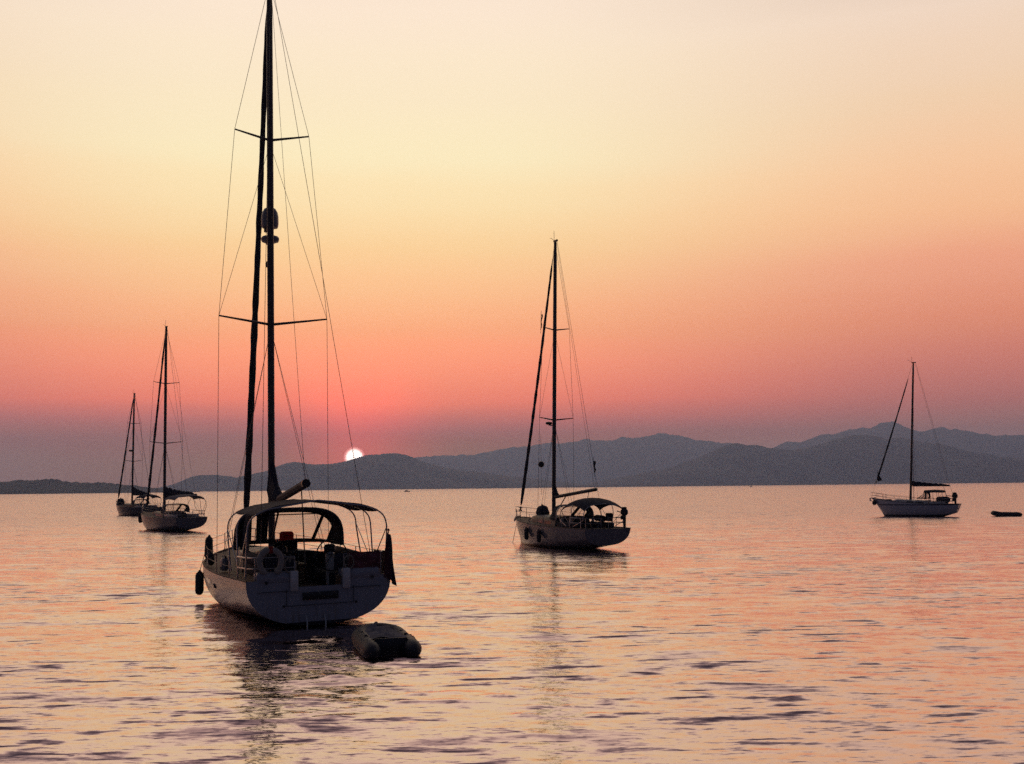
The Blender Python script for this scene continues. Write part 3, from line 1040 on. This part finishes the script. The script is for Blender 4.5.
for sg in (1, -1):
    MB().box((-.035, sg * .74, 1.30), (.10, .22, .56), bev=.03).build('stern_locker', M['gelcoat'], b1)
    MB().box((-.012, sg * 1.32, 1.03), (.02, .85, .014)).build('seam', M['plastic'], trans1)
    MB().lathe([(.035, 0), (.035, .02), (.028, .02)], (-.005, sg * 1.02, .62), 10, (-1, 0, 0)).build('drain_outlet', M['plastic'], trans1)
    MB().lathe([(.045, 0), (.045, .02), (.03, .02)], (.0, sg * 1.5, 1.28), 10, (-1, 0, 0)).build('stern_light', M['plastic'], trans1)
MB().box((-.012, 0, .62), (.02, 1.9, .012)).box((-.012, -.95, .85), (.02, .012, .46)).box((-.012, .95, .85), (.02, .012, .46)).build('bathing_platform_seam', M['plastic'], trans1)
MB().box((-.018, 0, .86), (.03, 1.02, .21), bev=.012).build('name_plate', M['plastic'], trans1)
for sg in (1, -1):
    MB().box((.30, sg * 1.20, 1.40), (.56, 1.10, .30), bev=.05).build('stern_seat', TRAN1, b1)
    MB().box((.62, sg * .98, 1.72), (.16, .85, .50), bev=.07).build('backrest_shade_pad', M['canvas'], b1)  # added dark pad, cockpit shade put into its colour
    capsule_between((1.1, sg * 1.42, 1.78), (3.6, sg * 1.42, 1.84), .17).build('coaming_shade_roll', M['canvas'], b1)  # dark canvas roll added along the coaming to paint in shade
MB().box((4.12, .1, 1.75), (.06, .74, .95), bev=.02).build('companionway_shade_panel', M['smoke'], b1)  # dark panel painted for the shade inside the open hatch
lad = MB()
for y in (-.10, .42):
    lad.tube([(-.03, y, .35), (-.16, y, .2), (-.2, y, -.5)], .018, 6)
for z in (-.02, -.25):
    lad.tube([(-.17, -.10, z), (-.17, .42, z)], .018, 6)
lad.build('swim_ladder', M['steel'], b1)
# dome aerials in front of the mast
def mpt(z):
    return np.array([6.85 - .012 * (z - 1.9), 0, z])
c = mpt(12.95)
dm = MB().lathe([(.10, -.10), (.27, -.06), (.295, .05), (.295, .32), (.27, .47), (.2, .60), (.09, .67), (.01, .69)], c + [.38, -.06, 0], 20).build('satellite_dome', M['white_plastic'], mast1)
MB().tube([c + [0, 0, -.25], c + [.38, .06, -.12]], .05, 6).tube([c + [.38, .06, -.22], c + [.38, .06, -.08]], .09, 8).build('bracket', M['alu'], mast1)
c = mpt(12.45)
MB().lathe([(.05, -.13), (.12, -.12), (.28, -.06), (.31, 0), (.31, .07), (.27, .12), (.05, .14)], c + [.36, -.06, 0], 20).build('radar_dome', M['white_plastic'], mast1)
MB().tube([c + [0, 0, -.18], c + [.36, .06, -.12]], .05, 6).build('bracket', M['alu'], mast1)
MB().box(mpt(11.55) + [.16, .07, 0], (.16, .13, .22), bev=.04).build('deck_light', M['plastic'], mast1)
# canvas side curtain rolled down on the port side of the sprayhood
cur = []
for k in range(15):
    u = k / 14
    cur.append([(4.05 - 1.15 * u + .02 * math.sin(k * 2.1), 1.50 + .05 * math.sin(k * 1.7), 2.0 + .0 * u), (4.05 - 1.15 * u, 1.46 + .04 * math.sin(k * 1.7 + 1), 2.62),
                (4.05 - 1.15 * u, 1.36, 3.22 + .05 * u)])
MB().grid(cur).build('side_curtain', M['canvas'], b1)
dc = []
for k in range(13):
    u = k / 12
    x, y, z = H1.at_x(.2 + 1.55 * u, -1, 0, .10)
    dc.append([(x, y, z + .06), (x, y - .03 + .025 * math.sin(k * 2.4), z + .36), (x, y, z + .66)])
MB().grid(dc).build('weather_cloth', M['redwhite'], b1)
st_ = []
for k in range(9):
    y = -1.75 + .95 * k / 8
    st_.append([(.06, y, 1.42), (.045 + .02 * math.sin(k * 2.1), y, 1.74), (.06, y, 2.0)])
MB().grid(st_).build('weather_cloth', M['redwhite'], b1)
# hull mark
mk = MB()
for k, (dx, h0, h1) in enumerate(((0, .0, .12), (.10, .0, .09), (.2, .02, .12), (.3, 0, .07))):
    x = 4.5 - dx
    t = x / 12.8
    def hy(z, t=t):
        zs_, zk_, n_ = float(H1.zs(t)), float(H1.zk(t)), float(H1.n(t))
        return float(H1.b(t)) * (1 - ((zs_ - z) / (zs_ - zk_)) ** n_) ** (1 / n_) + .006
    mk.tube([(x, hy(.86 + h0), .86 + h0), (x - .05, hy(.86 + h1), .86 + h1)], .016, 5)
mk.build('hull_mark', M['plastic'], b1)

q = to_world(b1, (.04, 1.42, 1.86))
lb = empty('lifebuoy', q, b1.rotation_euler.z, 'pale horseshoe lifebuoy hung on the stern rail of the largest sailboat', 'lifebuoy')
arc = [(-.06, .30 * math.cos(a), .30 * math.sin(a) + (0 if math.sin(a) > -.2 else -.05)) for a in np.linspace(R(-62), R(242), 24)]
MB().tube(arc, [.07] + [.085] * 22 + [.07], 9).build('buoy_ring', M['foam'], lb)
MB().box((-.06, 0, .30), (.19, .14, .19), bev=.04).build('retaining_band', M['red'], lb)

q = to_world(b1, H1.at_x(8.5, 1, -.78, -.16))
r_ = to_world(b1, H1.at_x(8.5, 1, .55, .09))
fender(q, .145, .80, 'long dark fender hanging against the port side of the largest sailboat', r_)
q = to_world(b1, H1.at_x(7.6, 1, .50, .16))
fender(q, .13, .75, 'tall dark fender stowed upright on the port side deck of the largest sailboat', None, group=None, tilt=(.03, .05))
q = to_world(b1, H1.at_x(6.5, 1, .22, .18))
fender(q, .11, .42, 'short stubby fender stowed on the port side deck of the largest sailboat', None, group=None, tilt=(-.05, .0))
# jerrycan on the port side deck
q = to_world(b1, H1.at_x(4.6, 1, .20, .34))
jc = empty('fuel_can', q, b1.rotation_euler.z + .2, 'pale fuel can standing on the port side deck of the largest sailboat', 'fuel can')
MB().box((0, 0, 0), (.34, .19, .40), bev=.05).build('can_body', M['white_plastic'], jc)
MB().tube([(.11, 0, .19), (.11, 0, .27), (-.05, 0, .27), (-.05, 0, .19)], .02, 5).build('handle', M['white_plastic'], jc)
MB().lathe([(.035, .19), (.035, .25), (.02, .26)], (-.12, 0, 0), 8).build('cap', M['plastic'], jc)
# red bag on the cabin top
q = to_world(b1, (5.35, -.15, 2.12))
bg = empty('bag', q, b1.rotation_euler.z, 'red boxy bag on the cabin top behind the sprayhood of the largest sailboat', 'bag')
MB().box((0, 0, .13), (.34, .42, .40), bev=.06).build('bag_body', M['red'], bg)
MB().box((-.178, 0, .20), (.01, .30, .03), bev=.004).build('zip', M['plastic'], bg)
def rope_coil(q, label, r=.16, drop=.42):
    t = empty('rope_coil', to_world(b1, q), b1.rotation_euler.z, label, 'rope', 'coiled ropes on the nearest stern rail')
    pts = []
    for k in range(73):
        a = 2 * math.pi * k / 18
        pts.append((-.03 - .012 * (k / 18) + .01 * math.sin(a * 3), r * (1 + .05 * math.sin(k * .7)) * math.sin(a), -drop / 2 + drop / 2 * math.cos(a) * (1 + .05 * math.sin(k))))
    MB().tube(pts, .016, 5).build('coil', M['rope'], t)
    MB().tube([(-.02, -.02, .05), (-.07, .0, -.05), (-.07, .02, -.12), (-.02, .03, -.05)], .02, 5).build('gasket_turn', M['rope'], t)
    return t
rope_coil((.08, .86, 1.93), 'coiled rope beside the lifebuoy on the stern rail of the largest sailboat')
rope_coil((.08, -.80, 1.93), 'coiled rope beside the dark red cloth on the stern rail of the largest sailboat', .14, .36)
q = to_world(b1, (2.2, .95, 1.55))
sbn = empty('sail_bag', q, b1.rotation_euler.z, 'long dark sail bag lying in the cockpit of the largest sailboat', 'sail bag')
MB().tube([(-.9, 0, .22), (-.75, .03, .24), (-.3, -.03, .27), (.2, .04, .30), (.7, 0, .25), (.95, -.03, .2)], [.06, .2, .25, .27, .22, .05], 10).build('bag_body', M['canvas'], sbn)
for x in (-.5, .1, .6):
    MB().tube([(x, .26 * math.cos(a), .26 + .27 * math.sin(a)) for a in np.linspace(0, 2 * math.pi, 15)[:-1]], .02, 5, closed=True).build('strap', M['rope'], sbn)
# ensign on its staff
q = to_world(b1, (.05, -1.80, 1.32))
fl = empty('flag', q, b1.rotation_euler.z, 'dark drooping ensign on a slanted staff at the stern of the largest sailboat', 'flag')
s1 = np.array([-.25, -.10, 1.28])
MB().tube([(0.05, .04, -.02), s1], .016, 6).lathe([(.03, 0), (.03, .05), (.01, .07)], s1, 8).build('staff', M['teak'], fl)
fv, fu = [], []
nx_, nz_ = 12, 16
for i in range(nx_ + 1):
    for j in range(nz_ + 1):
        u, v = i / nx_, j / nz_
        w = (.06 + .40 * v ** .8) * u
        st = s1 + (np.array([.05, .04, 0]) - s1) * (.03 + .36 * u * 0)
        fold = .055 * math.sin(u * 8.5 + v * 1.5) * (.35 + v)
        fv.append((st[0] + .12 * v + fold, st[1] + .06 * v - w * .78 + .04 * math.sin(u * 6 + v * 3), st[2] - (1.28 + .16 * u) * v - .10 * u))
        fu.append((u, v))
fm = MB()
fm.v = fv
fm.f = [(i * (nz_ + 1) + j, (i + 1) * (nz_ + 1) + j, (i + 1) * (nz_ + 1) + j + 1, i * (nz_ + 1) + j + 1) for i in range(nx_) for j in range(nz_)]
fm.build('flag_cloth', flag_mat('ensign', [(.09, .02, .035), (.05, .04, .06), (.07, .02, .035)]), fl, uv=fu)


# ---- inflatable tender under the stern of the largest sailboat
def dinghy(loc, heading, L, w, r, label, nosein, m, cover=True, engine=False):
    t = empty('inflatable_dinghy', (*loc, 0), R(heading), label, 'dinghy', 'inflatable dinghies')
    z = r * .72
    pts, rad = [], []
    ys = w / 2 - r
    seq = [(-.45, r * .25), (-.38, r * .62), (-.18, r * .93), (0, r)]
    for x, q in seq:
        pts.append((x, ys, z)); rad.append(q)
    for k in range(1, 9):
        u = k / 8
        pts.append((L * .66 * u, ys, z + .04 * u * u)); rad.append(r)
    for k in range(1, 20):
        a = math.pi * k / 20
        pts.append((L * .66 + (L * .34 - r) * math.sin(a) ** .9, ys * math.cos(a), z + .04 + nosein * math.sin(a))); rad.append(r * (1 - .08 * math.sin(a)))
    for k in range(8, 0, -1):
        u = k / 8
        pts.append((L * .66 * u, -ys, z + .04 * u * u)); rad.append(r)
    for x, q in seq[::-1]:
        pts.append((x, -ys, z)); rad.append(q)
    tb = MB().tube(pts, rad, 14).build('buoyancy_tube', m, t)
    MB().box((.02, 0, z + .04), (.06, 2 * ys - r * .8, r * 1.9), bev=.02).build('transom_board', M['plastic'], t)
    fl_ = MB()
    fl_.grid([[(0, ys, z - r * .6), (0, -ys, z - r * .6)], [(L * .66, ys, z - r * .6), (L * .66, -ys, z - r * .6)], [(L - r * 1.6, ys * .2, z - r * .2 + nosein * .6), (L - r * 1.6, -ys * .2, z - r * .2 + nosein * .6)]])
    fl_.build('floor', M['rubber'], t)
    MB().box((L * .42, 0, z + r * .55), (.24, 2 * ys, .05), bev=.02).build('thwart', M['plastic'], t)
    for sg in (1, -1):
        MB().tube([(L * .12 + i * .12, sg * (ys + r * .72), z + r * .78 + .03 * (1 - abs(i / 4 - 1) * 2 if i % 4 else -1)) for i in range(9)], .014, 5).build('grab_line', M['rope'], t)
        for x in (L * .3, L * .55):
            MB().lathe([(.05, 0), (.05, .03), (.02, .05)], (x, sg * ys, z + r * .99), 8).build('oarlock', M['plastic'], t)
    if cover:
        P = []
        for i in range(15):
            u = i / 14
            x = .18 + (L * .84) * u
            wy = (ys + r * .55) * (1 if u < .6 else math.cos((u - .6) / .4 * 1.25))
            P.append([(x, wy * v, z + r * .86 + nosein * max(0, (u - .55) / .45) ** 1.5 + .04 * (1 - v * v) + .05 * math.sin(i * 1.9 + v * 4) * (1 - v * v)) for v in np.linspace(-1, 1, 13)])
        MB().grid(P).build('cover', M['canvas2'], t)
    MB().tube([(L - r * .3, 0, z + nosein), (L + .6, .2, z + nosein + .1)], .014, 5).build('painter', M['rope'], t)
    return t


dinghy((-2.82, 25.5), 106, 2.4, 1.38, .22, 'grey inflatable dinghy floating under the stern of the largest sailboat', .10, M['hypalon'])

# ---- sailboat in the middle of the bay
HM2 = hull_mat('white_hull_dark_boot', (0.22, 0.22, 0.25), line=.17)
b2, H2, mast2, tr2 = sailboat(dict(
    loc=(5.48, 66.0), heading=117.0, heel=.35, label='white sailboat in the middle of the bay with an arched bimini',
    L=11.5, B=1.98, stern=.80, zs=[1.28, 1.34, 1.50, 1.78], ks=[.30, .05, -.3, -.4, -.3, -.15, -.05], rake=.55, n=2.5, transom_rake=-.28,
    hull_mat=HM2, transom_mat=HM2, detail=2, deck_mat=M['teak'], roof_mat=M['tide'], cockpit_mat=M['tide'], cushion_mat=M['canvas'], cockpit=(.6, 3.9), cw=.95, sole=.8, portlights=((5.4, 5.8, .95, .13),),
    roof=(3.9, 8.6, .58, 1.3, .6), mast_x=6.35, mast_foot=1.7, mast_top=19.9, rake_mast=.03, mast_r=.13, wire=.010,
    spreaders=[(8.15, 1.25, .3), (14.05, .98, .2)], chain_w=1.35, chain_back=.3, stay_in=.35, genoa=(.04, .95, .11),
    backstays=[(.2, 0)], boom=(3.15, 3.6, .46, 0), boom_r=.11, boom_angle=-14, kicker=True, sail_stack=(0, .12, .8, .16, M['canvas']),
    stanchions=[2.2, 4.2, 6.2, 8.0, 9.5], anchor=True, rode=True,
    sprayhood=(3.6, 4.25, 5.5, 1.75, .95, 1.35, M['canvas'], [(.10, .33), (.38, .62), (.67, .90)]),
    bimini=dict(x0=.1, x1=2.9, w=1.5, z=1.4, h=1.45, crown=.26, feet=(1.3, 1.7, 2.1), foot_z=1.4, skirt=.86, mat=M['canvas'], droop=.34)))
MB().lathe([(.05, -.1), (.2, -.06), (.22, .0), (.2, .08), (.05, .1)], (6.5 - .022 * 6 + .30, .12, 7.95), 14).tube([(6.4, 0, 7.8), (6.7, .12, 7.85)], .04, 5).build('radar_dome', M['plastic'], mast2)

def anchor_ball(root, q, r, label, up=1.6):
    t = empty('anchor_ball', to_world(root, q), 0, label, 'anchor ball', 'anchor balls hoisted over foredecks')
    n = 14
    MB().lathe([(r * math.sin(math.pi * k / n), -r * math.cos(math.pi * k / n)) for k in range(n + 1)], (0, 0, 0), 16).lathe(
        [(r * 1.04, -.02), (r * 1.04, .02)], (0, 0, 0), 16).build('ball', M['plastic'], t)
    MB().tube([(0, 0, r), (0, 0, r + up)], .008, 4).tube([(0, 0, -r), (0, 0, -r - up)], .008, 4).build('halyard', M['rope'], t)
    return t

anchor_ball(b2, (7.75, .1, 5.3), .21, 'black anchor ball hanging above the foredeck of the middle sailboat', 1.8)
def sail_bag(root, q, r, h, label):
    t = empty('sail_bag', to_world(root, q), root.rotation_euler.z, label, 'sail bag', 'sail bags on foredecks')
    rows = []
    for k in range(10):
        u = k / 9
        rr_ = r * (1 - u ** 3.2) ** .5 * (1 + .06 * math.sin(k * 2)) + .01
        rows.append([(rr_ * 1.25 * math.cos(a) * (1 + .07 * math.sin(3 * a + k)), rr_ * math.sin(a) * (1 + .06 * math.sin(2 * a + 1)), h * u) for a in np.linspace(0, 2 * math.pi, 17)[:-1]])
    m_ = MB().grid(rows, close_v=True)
    m_.build('bag_body', M['canvas'], t)
    MB().tube([(-r * .6, 0, h * .8), (0, .05, h * 1.08), (r * .6, 0, h * .8)], .025, 5).build('strap', M['rope'], t)
    return t
sail_bag(b2, (8.0, -.1, 1.78), .42, .85, 'rounded dark sail bag on the foredeck of the middle sailboat')
for x, lab in ((6.3, 'dark fender amidships, nearer the bow, on the middle sailboat'), (4.5, 'dark fender amidships, nearer the stern, on the middle sailboat')):
    q, r_ = to_world(b2, H2.at_x(x, 1, -.62, -.10)), to_world(b2, H2.at_x(x, 1, .3, .09))
    fender(q, .14, .78, lab, r_)

def outboard(root, q, label, s=1.0):
    t = empty('outboard_motor', to_world(root, q), root.rotation_euler.z, label, 'outboard motor', 'outboard motors on stern rails')
    MB().box((0, 0, .22 * s), (.34 * s, .26 * s, .30 * s), bev=.07 * s).box((.02, 0, .40 * s), (.24 * s, .2 * s, .10 * s), bev=.04 * s).build('engine_cowl', M['plastic'], t)
    MB().tube([(-.02, 0, .1 * s), (-.02, 0, -.55 * s)], [.07 * s, .05 * s], 7).tube([(-.02, 0, -.58 * s), (-.22 * s, 0, -.6 * s)], [.05 * s, .03 * s], 7).build('shaft_leg', M['plastic'], t)
    MB().tube([(.12 * s, .02, .18 * s), (.52 * s, .06, .26 * s)], .022 * s, 5).build('tiller', M['plastic'], t)
    MB().box((.12 * s, 0, -.02 * s), (.1 * s, .22 * s, .18 * s), bev=.02).build('clamp', M['alu'], t)
    return t
outboard(b2, (.0, -1.35, 1.95), 'dark outboard motor clamped to the stern rail of the middle sailboat', 1.35)
cu = empty('cushion', to_world(b2, (2.2, -1.0, 1.66)), b2.rotation_euler.z, 'dark rolled cushion propped in the cockpit of the middle sailboat', 'cushion')
capsule_between((-.35, 0, .16), (.35, .05, .2), .2).build('cushion_roll', M['canvas'], cu)
cu = empty('cushion', to_world(b2, (1.0, -.9, 1.66)), b2.rotation_euler.z + .5, 'dark cushion stood on edge beside the stern rail of the middle sailboat', 'cushion')
MB().box((0, 0, .28), (.5, .16, .5), bev=.07).build('cushion_pad', M['canvas'], cu)
wheel2 = MB().tube([(1.35, .42 * math.cos(a), 1.6 + .42 * math.sin(a)) for a in np.linspace(0, 2 * math.pi, 25)[:-1]], .02, 5, closed=True)
for k in range(5):
    a = k * 2 * math.pi / 5
    wheel2.tube([(1.38, 0, 1.6), (1.35, .42 * math.cos(a), 1.6 + .42 * math.sin(a))], .013, 4)
wheel2.box((1.55, 0, 1.25), (.2, .22, .9), bev=.05).build('steering_wheel', M['plastic'], b2)

def pennant(loc, w, h, label, m, lean=.1):
    t = empty('pennant', loc, 0, label, 'pennant', 'small flags on the rigging')
    rows = []
    for k in range(9):
        v = k / 8
        rows.append([(lean * v + .03 * math.sin(k * 1.3) + w * (1 - .5 * v) * u, .05 * math.sin(u * 5 + k), -h * v) for u in np.linspace(0, 1, 6)])
    MB().grid(rows).build('flag_cloth', m, t)
    MB().tube([(0, 0, .25), (lean, 0, -h - .25)], .012, 4).build('halyard', M['rope'], t)
    return t
pennant(to_world(b2, (1.27, 0, 5.35)), .14, .72, 'small dark pennant low on the backstay of the middle sailboat', M['canvas'], .05)
pennant(to_world(b2, (5.85, .98, 15.0)), .09, 1.0, 'thin dark pennant beside the upper left spreader of the middle sailboat', M['canvas'], -.05)

# ---- left pair
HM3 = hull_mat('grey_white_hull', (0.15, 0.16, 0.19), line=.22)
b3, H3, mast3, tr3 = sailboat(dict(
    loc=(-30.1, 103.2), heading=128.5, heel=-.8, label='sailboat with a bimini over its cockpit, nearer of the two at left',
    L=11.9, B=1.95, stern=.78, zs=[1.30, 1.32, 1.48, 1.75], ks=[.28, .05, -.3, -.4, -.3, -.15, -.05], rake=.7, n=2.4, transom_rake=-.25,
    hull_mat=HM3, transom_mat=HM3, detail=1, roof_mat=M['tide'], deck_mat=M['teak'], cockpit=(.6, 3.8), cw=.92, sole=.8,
    roof=(3.8, 8.4, .45, 1.2, .6), mast_x=6.6, mast_foot=1.7, mast_top=20.0, rake_mast=.012, mast_r=.14, wire=.012,
    spreaders=[(8.5, 1.65, .35), (14.4, 1.30, .25)], chain_w=1.5, stay_in=.5, genoa=(.02, .96, .13), clew=.07,
    backstays=[(.2, 0)], boom=(3.15, 4.6, .25, 0), boom_r=.10, boom_angle=-16, sail_stack=(0, .95, .75, .40, M['canvas']),
    stanchions=[2.2, 4.2, 6.2, 8.2, 9.8],
    sprayhood=(3.5, 4.1, 5.3, 1.75, .85, 1.3, M['canvas'], [(.12, .33), (.40, .60), (.67, .88)]),
    bimini=dict(x0=.2, x1=2.9, w=1.6, z=1.5, h=1.75, crown=.22, feet=(.9, 1.2, 1.5), foot_z=1.45, skirt=.88, mat=M['canvas2'], droop=.10)))
q, r_ = to_world(b3, H3.at_x(10.4, 1, -.45, -.14)), to_world(b3, H3.at_x(10.4, 1, .35, .1))
fender(q, .22, 1.1, 'fat dark fender at the bow of the nearer sailboat of the left pair', r_)
bin3 = MB().lathe([(.12, 0), (.10, .7), (.17, .75), (.19, .9), (.12, 1.05), (.02, 1.1)], (1.9, 0, .8), 12).build('binnacle', M['plastic'], b3)
HM4 = hull_mat('dark_blue_hull', (0.06, 0.065, 0.09), line=.2)
b4, H4, mast4, tr4 = sailboat(dict(
    loc=(-55.8, 171.3), heading=138, heel=-.5, label='dark sailboat farther off at left, partly hidden behind a nearer sailboat',
    L=11.4, B=1.9, stern=.78, zs=[1.30, 1.32, 1.48, 1.8], ks=[.28, .05, -.3, -.4, -.3, -.15, -.05], rake=.8, n=2.4, transom_rake=-.25,
    hull_mat=HM4, transom_mat=HM4, detail=1, roof_mat=M['tide'], deck_mat=M['teak'], cockpit=(.6, 3.8), cw=.92, sole=.8,
    roof=(3.8, 8.4, .5, 1.2, .6), mast_x=6.5, mast_foot=1.7, mast_top=19.4, rake_mast=.012, mast_r=.15, wire=.015,
    spreaders=[(8.6, 1.5, .3), (14.6, 1.2, .2)], chain_w=1.4, stay_in=.3, genoa=(.05, .96, .14),
    backstays=[(.2, 0)], boom=(3.3, 4.6, -.1, 0), boom_r=.12, boom_angle=-6, sail_stack=(0, .97, .9, .42, M['canvas']),
    stanchions=[2.2, 4.2, 6.2, 8.2, 9.8],
    sprayhood=(3.5, 4.1, 5.3, 1.75, .85, 1.3, M['canvas'], [(.12, .33), (.40, .60), (.67, .88)]),
    bimini=dict(x0=.3, x1=2.9, w=1.55, z=1.5, h=1.6, crown=.25, feet=(.9, 1.2, 1.5), foot_z=1.45, skirt=.82, mat=M['canvas'], droop=.2)))
sail_bag(b4, (10.1, 0, 1.72), .55, 1.05, 'dark sail bag on the foredeck of the farther sailboat at left')
MB().lathe([(.05, -.16), (.28, -.1), (.32, .0), (.28, .12), (.05, .16)], (6.7, .25, 10.3), 12).tube([(6.4, 0, 10.1), (6.8, .25, 10.2)], .05, 5).build('radar_dome', M['plastic'], mast4)

# ---- sailboat on the right
HM5 = hull_mat('blue_white_hull', (0.60, 0.63, 0.70), line=.24, stripe=(1.28, 1.40, (0.05, 0.06, 0.12)))
b5, H5, mast5, tr5 = sailboat(dict(
    loc=(49.75, 124.0), heading=148, label='white sailboat with a covered boom on the far right, seen almost broadside',
    L=9.3, B=1.55, stern=.52, zs=[1.40, 1.42, 1.62, 2.08], ks=[.42, .0, -.35, -.4, -.25, .05, .35], rake=1.3, n=2.1, transom_rake=-.35,
    hull_mat=HM5, transom_mat=HM5, detail=1, cockpit=(.7, 2.9), cw=.72, sole=.85,
    roof=(2.9, 6.9, .40, 1.0, .5), mast_x=4.95, mast_foot=1.9, mast_top=17.6, rake_mast=.062, mast_r=.12, wire=.012,
    spreaders=[(10.3, .55, .05)], chain_w=1.25, chain_back=.1, stay_in=-.05, genoa=(.13, .90, .10), clew=.03,
    backstays=[(.15, 0)], boom=(3.5, 3.9, -.02, 0), boom_r=.09, boom_angle=0, sail_stack=(0, 1.0, .35, .26, M['canvas']),
    stanchions=[1.9, 3.5, 5.1, 6.5, 7.8], anchor=True,
    sprayhood=(3.0, 3.12, 4.3, 1.98, .85, 1.06, M['canvas'], [(.05, .25), (.29, .49), (.53, .72), (.76, .95)]),
    bimini=dict(x0=1.3, x1=3.3, w=1.05, z=1.6, h=1.32, crown=.10, feet=(1.4, 2.2, 3.0), foot_z=1.5, skirt=.86, mat=M['canvas'], droop=.05)))
outboard(b5, (.05, .6, 1.95), 'dark outboard motor clamped to the stern rail of the right hand sailboat', 1.7)
cu = empty('cushion', to_world(b5, (1.35, .45, 1.65)), b5.rotation_euler.z, 'dark rolled cockpit cover heaped aft of the sprayhood on the right hand sailboat', 'cockpit cover')
capsule_between((-.45, 0, .25), (.45, .1, .3), .36, .3).build('cover_roll', M['canvas'], cu)
q, r_ = to_world(b5, H5.at_x(8.95, 1, -.45, -.14)), to_world(b5, H5.at_x(8.8, 1, .2, .05))
fender(q, .24, .6, 'round dark fender tucked under the bow of the right hand sailboat', r_)
tl = MB().tube([(1.75, .9, 3.3), (1.72, .9, 2.5), (1.7, .9, 1.5)], .02, 5)
tl.build('awning_pole', M['steel'], b5)

dinghy((55.9, 123.0), 178, 2.75, 1.5, .27, 'small dark inflatable dinghy floating alone at the right edge', .16, M['hypalon'], cover=False)


# ---- motorboats far out
def motorboat(loc, heading, L, label):
    t = empty('motorboat', (*loc, 0), R(heading), label, 'motorboat', 'motorboats far out')
    Hm = Hull(L, L * .16, .9, [.09 * L, .095 * L, .11 * L, .15 * L], [-.05 * L] * 5 + [0, .04 * L], .12 * L, 2.4, 0)
    ts = np.linspace(0, 1, 14)
    rg = [[(x, -y, z) for x, y, z in reversed(h)] + h[1:] for h in (Hm.sec(u, 9) for u in ts)]
    MB().grid(rg).poly(rg[0]).build('hull', HM4, t)
    MB().grid([[Hm.pt(u, 1, -.02), Hm.pt(u, -1, -.02)] for u in ts]).build('deck', M['deck'], t)
    c = MB()
    zb = .10 * L
    rows = [[(x, w, zb), (x2, w * .85, zb + h), (x2, -w * .85, zb + h), (x, -w, zb)] for x, x2, w, h in
            ((.22 * L, .24 * L, .12 * L, .13 * L), (.5 * L, .46 * L, .125 * L, .14 * L), (.68 * L, .56 * L, .10 * L, .10 * L))]
    c.grid(rows).poly(rows[0]).poly(rows[-1][::-1]).build('cabin', M['gelcoat'], t)
    for sg in (1, -1):
        MB().add([(.27 * L, sg * .119 * L, zb + .05 * L), (.47 * L, sg * .122 * L, zb + .05 * L), (.45 * L, sg * .114 * L, zb + .11 * L), (.28 * L, sg * .112 * L, zb + .11 * L)], [(0, 1, 2, 3)]).build('window', M['smoke'], t)
    return t
motorboat((-128, 1290), 12, 8.0, 'tiny motorboat on the horizon left of the middle sailboat')
motorboat((445, 2050), 190, 7.0, 'tiny speck of a motorboat under the mountains at right')
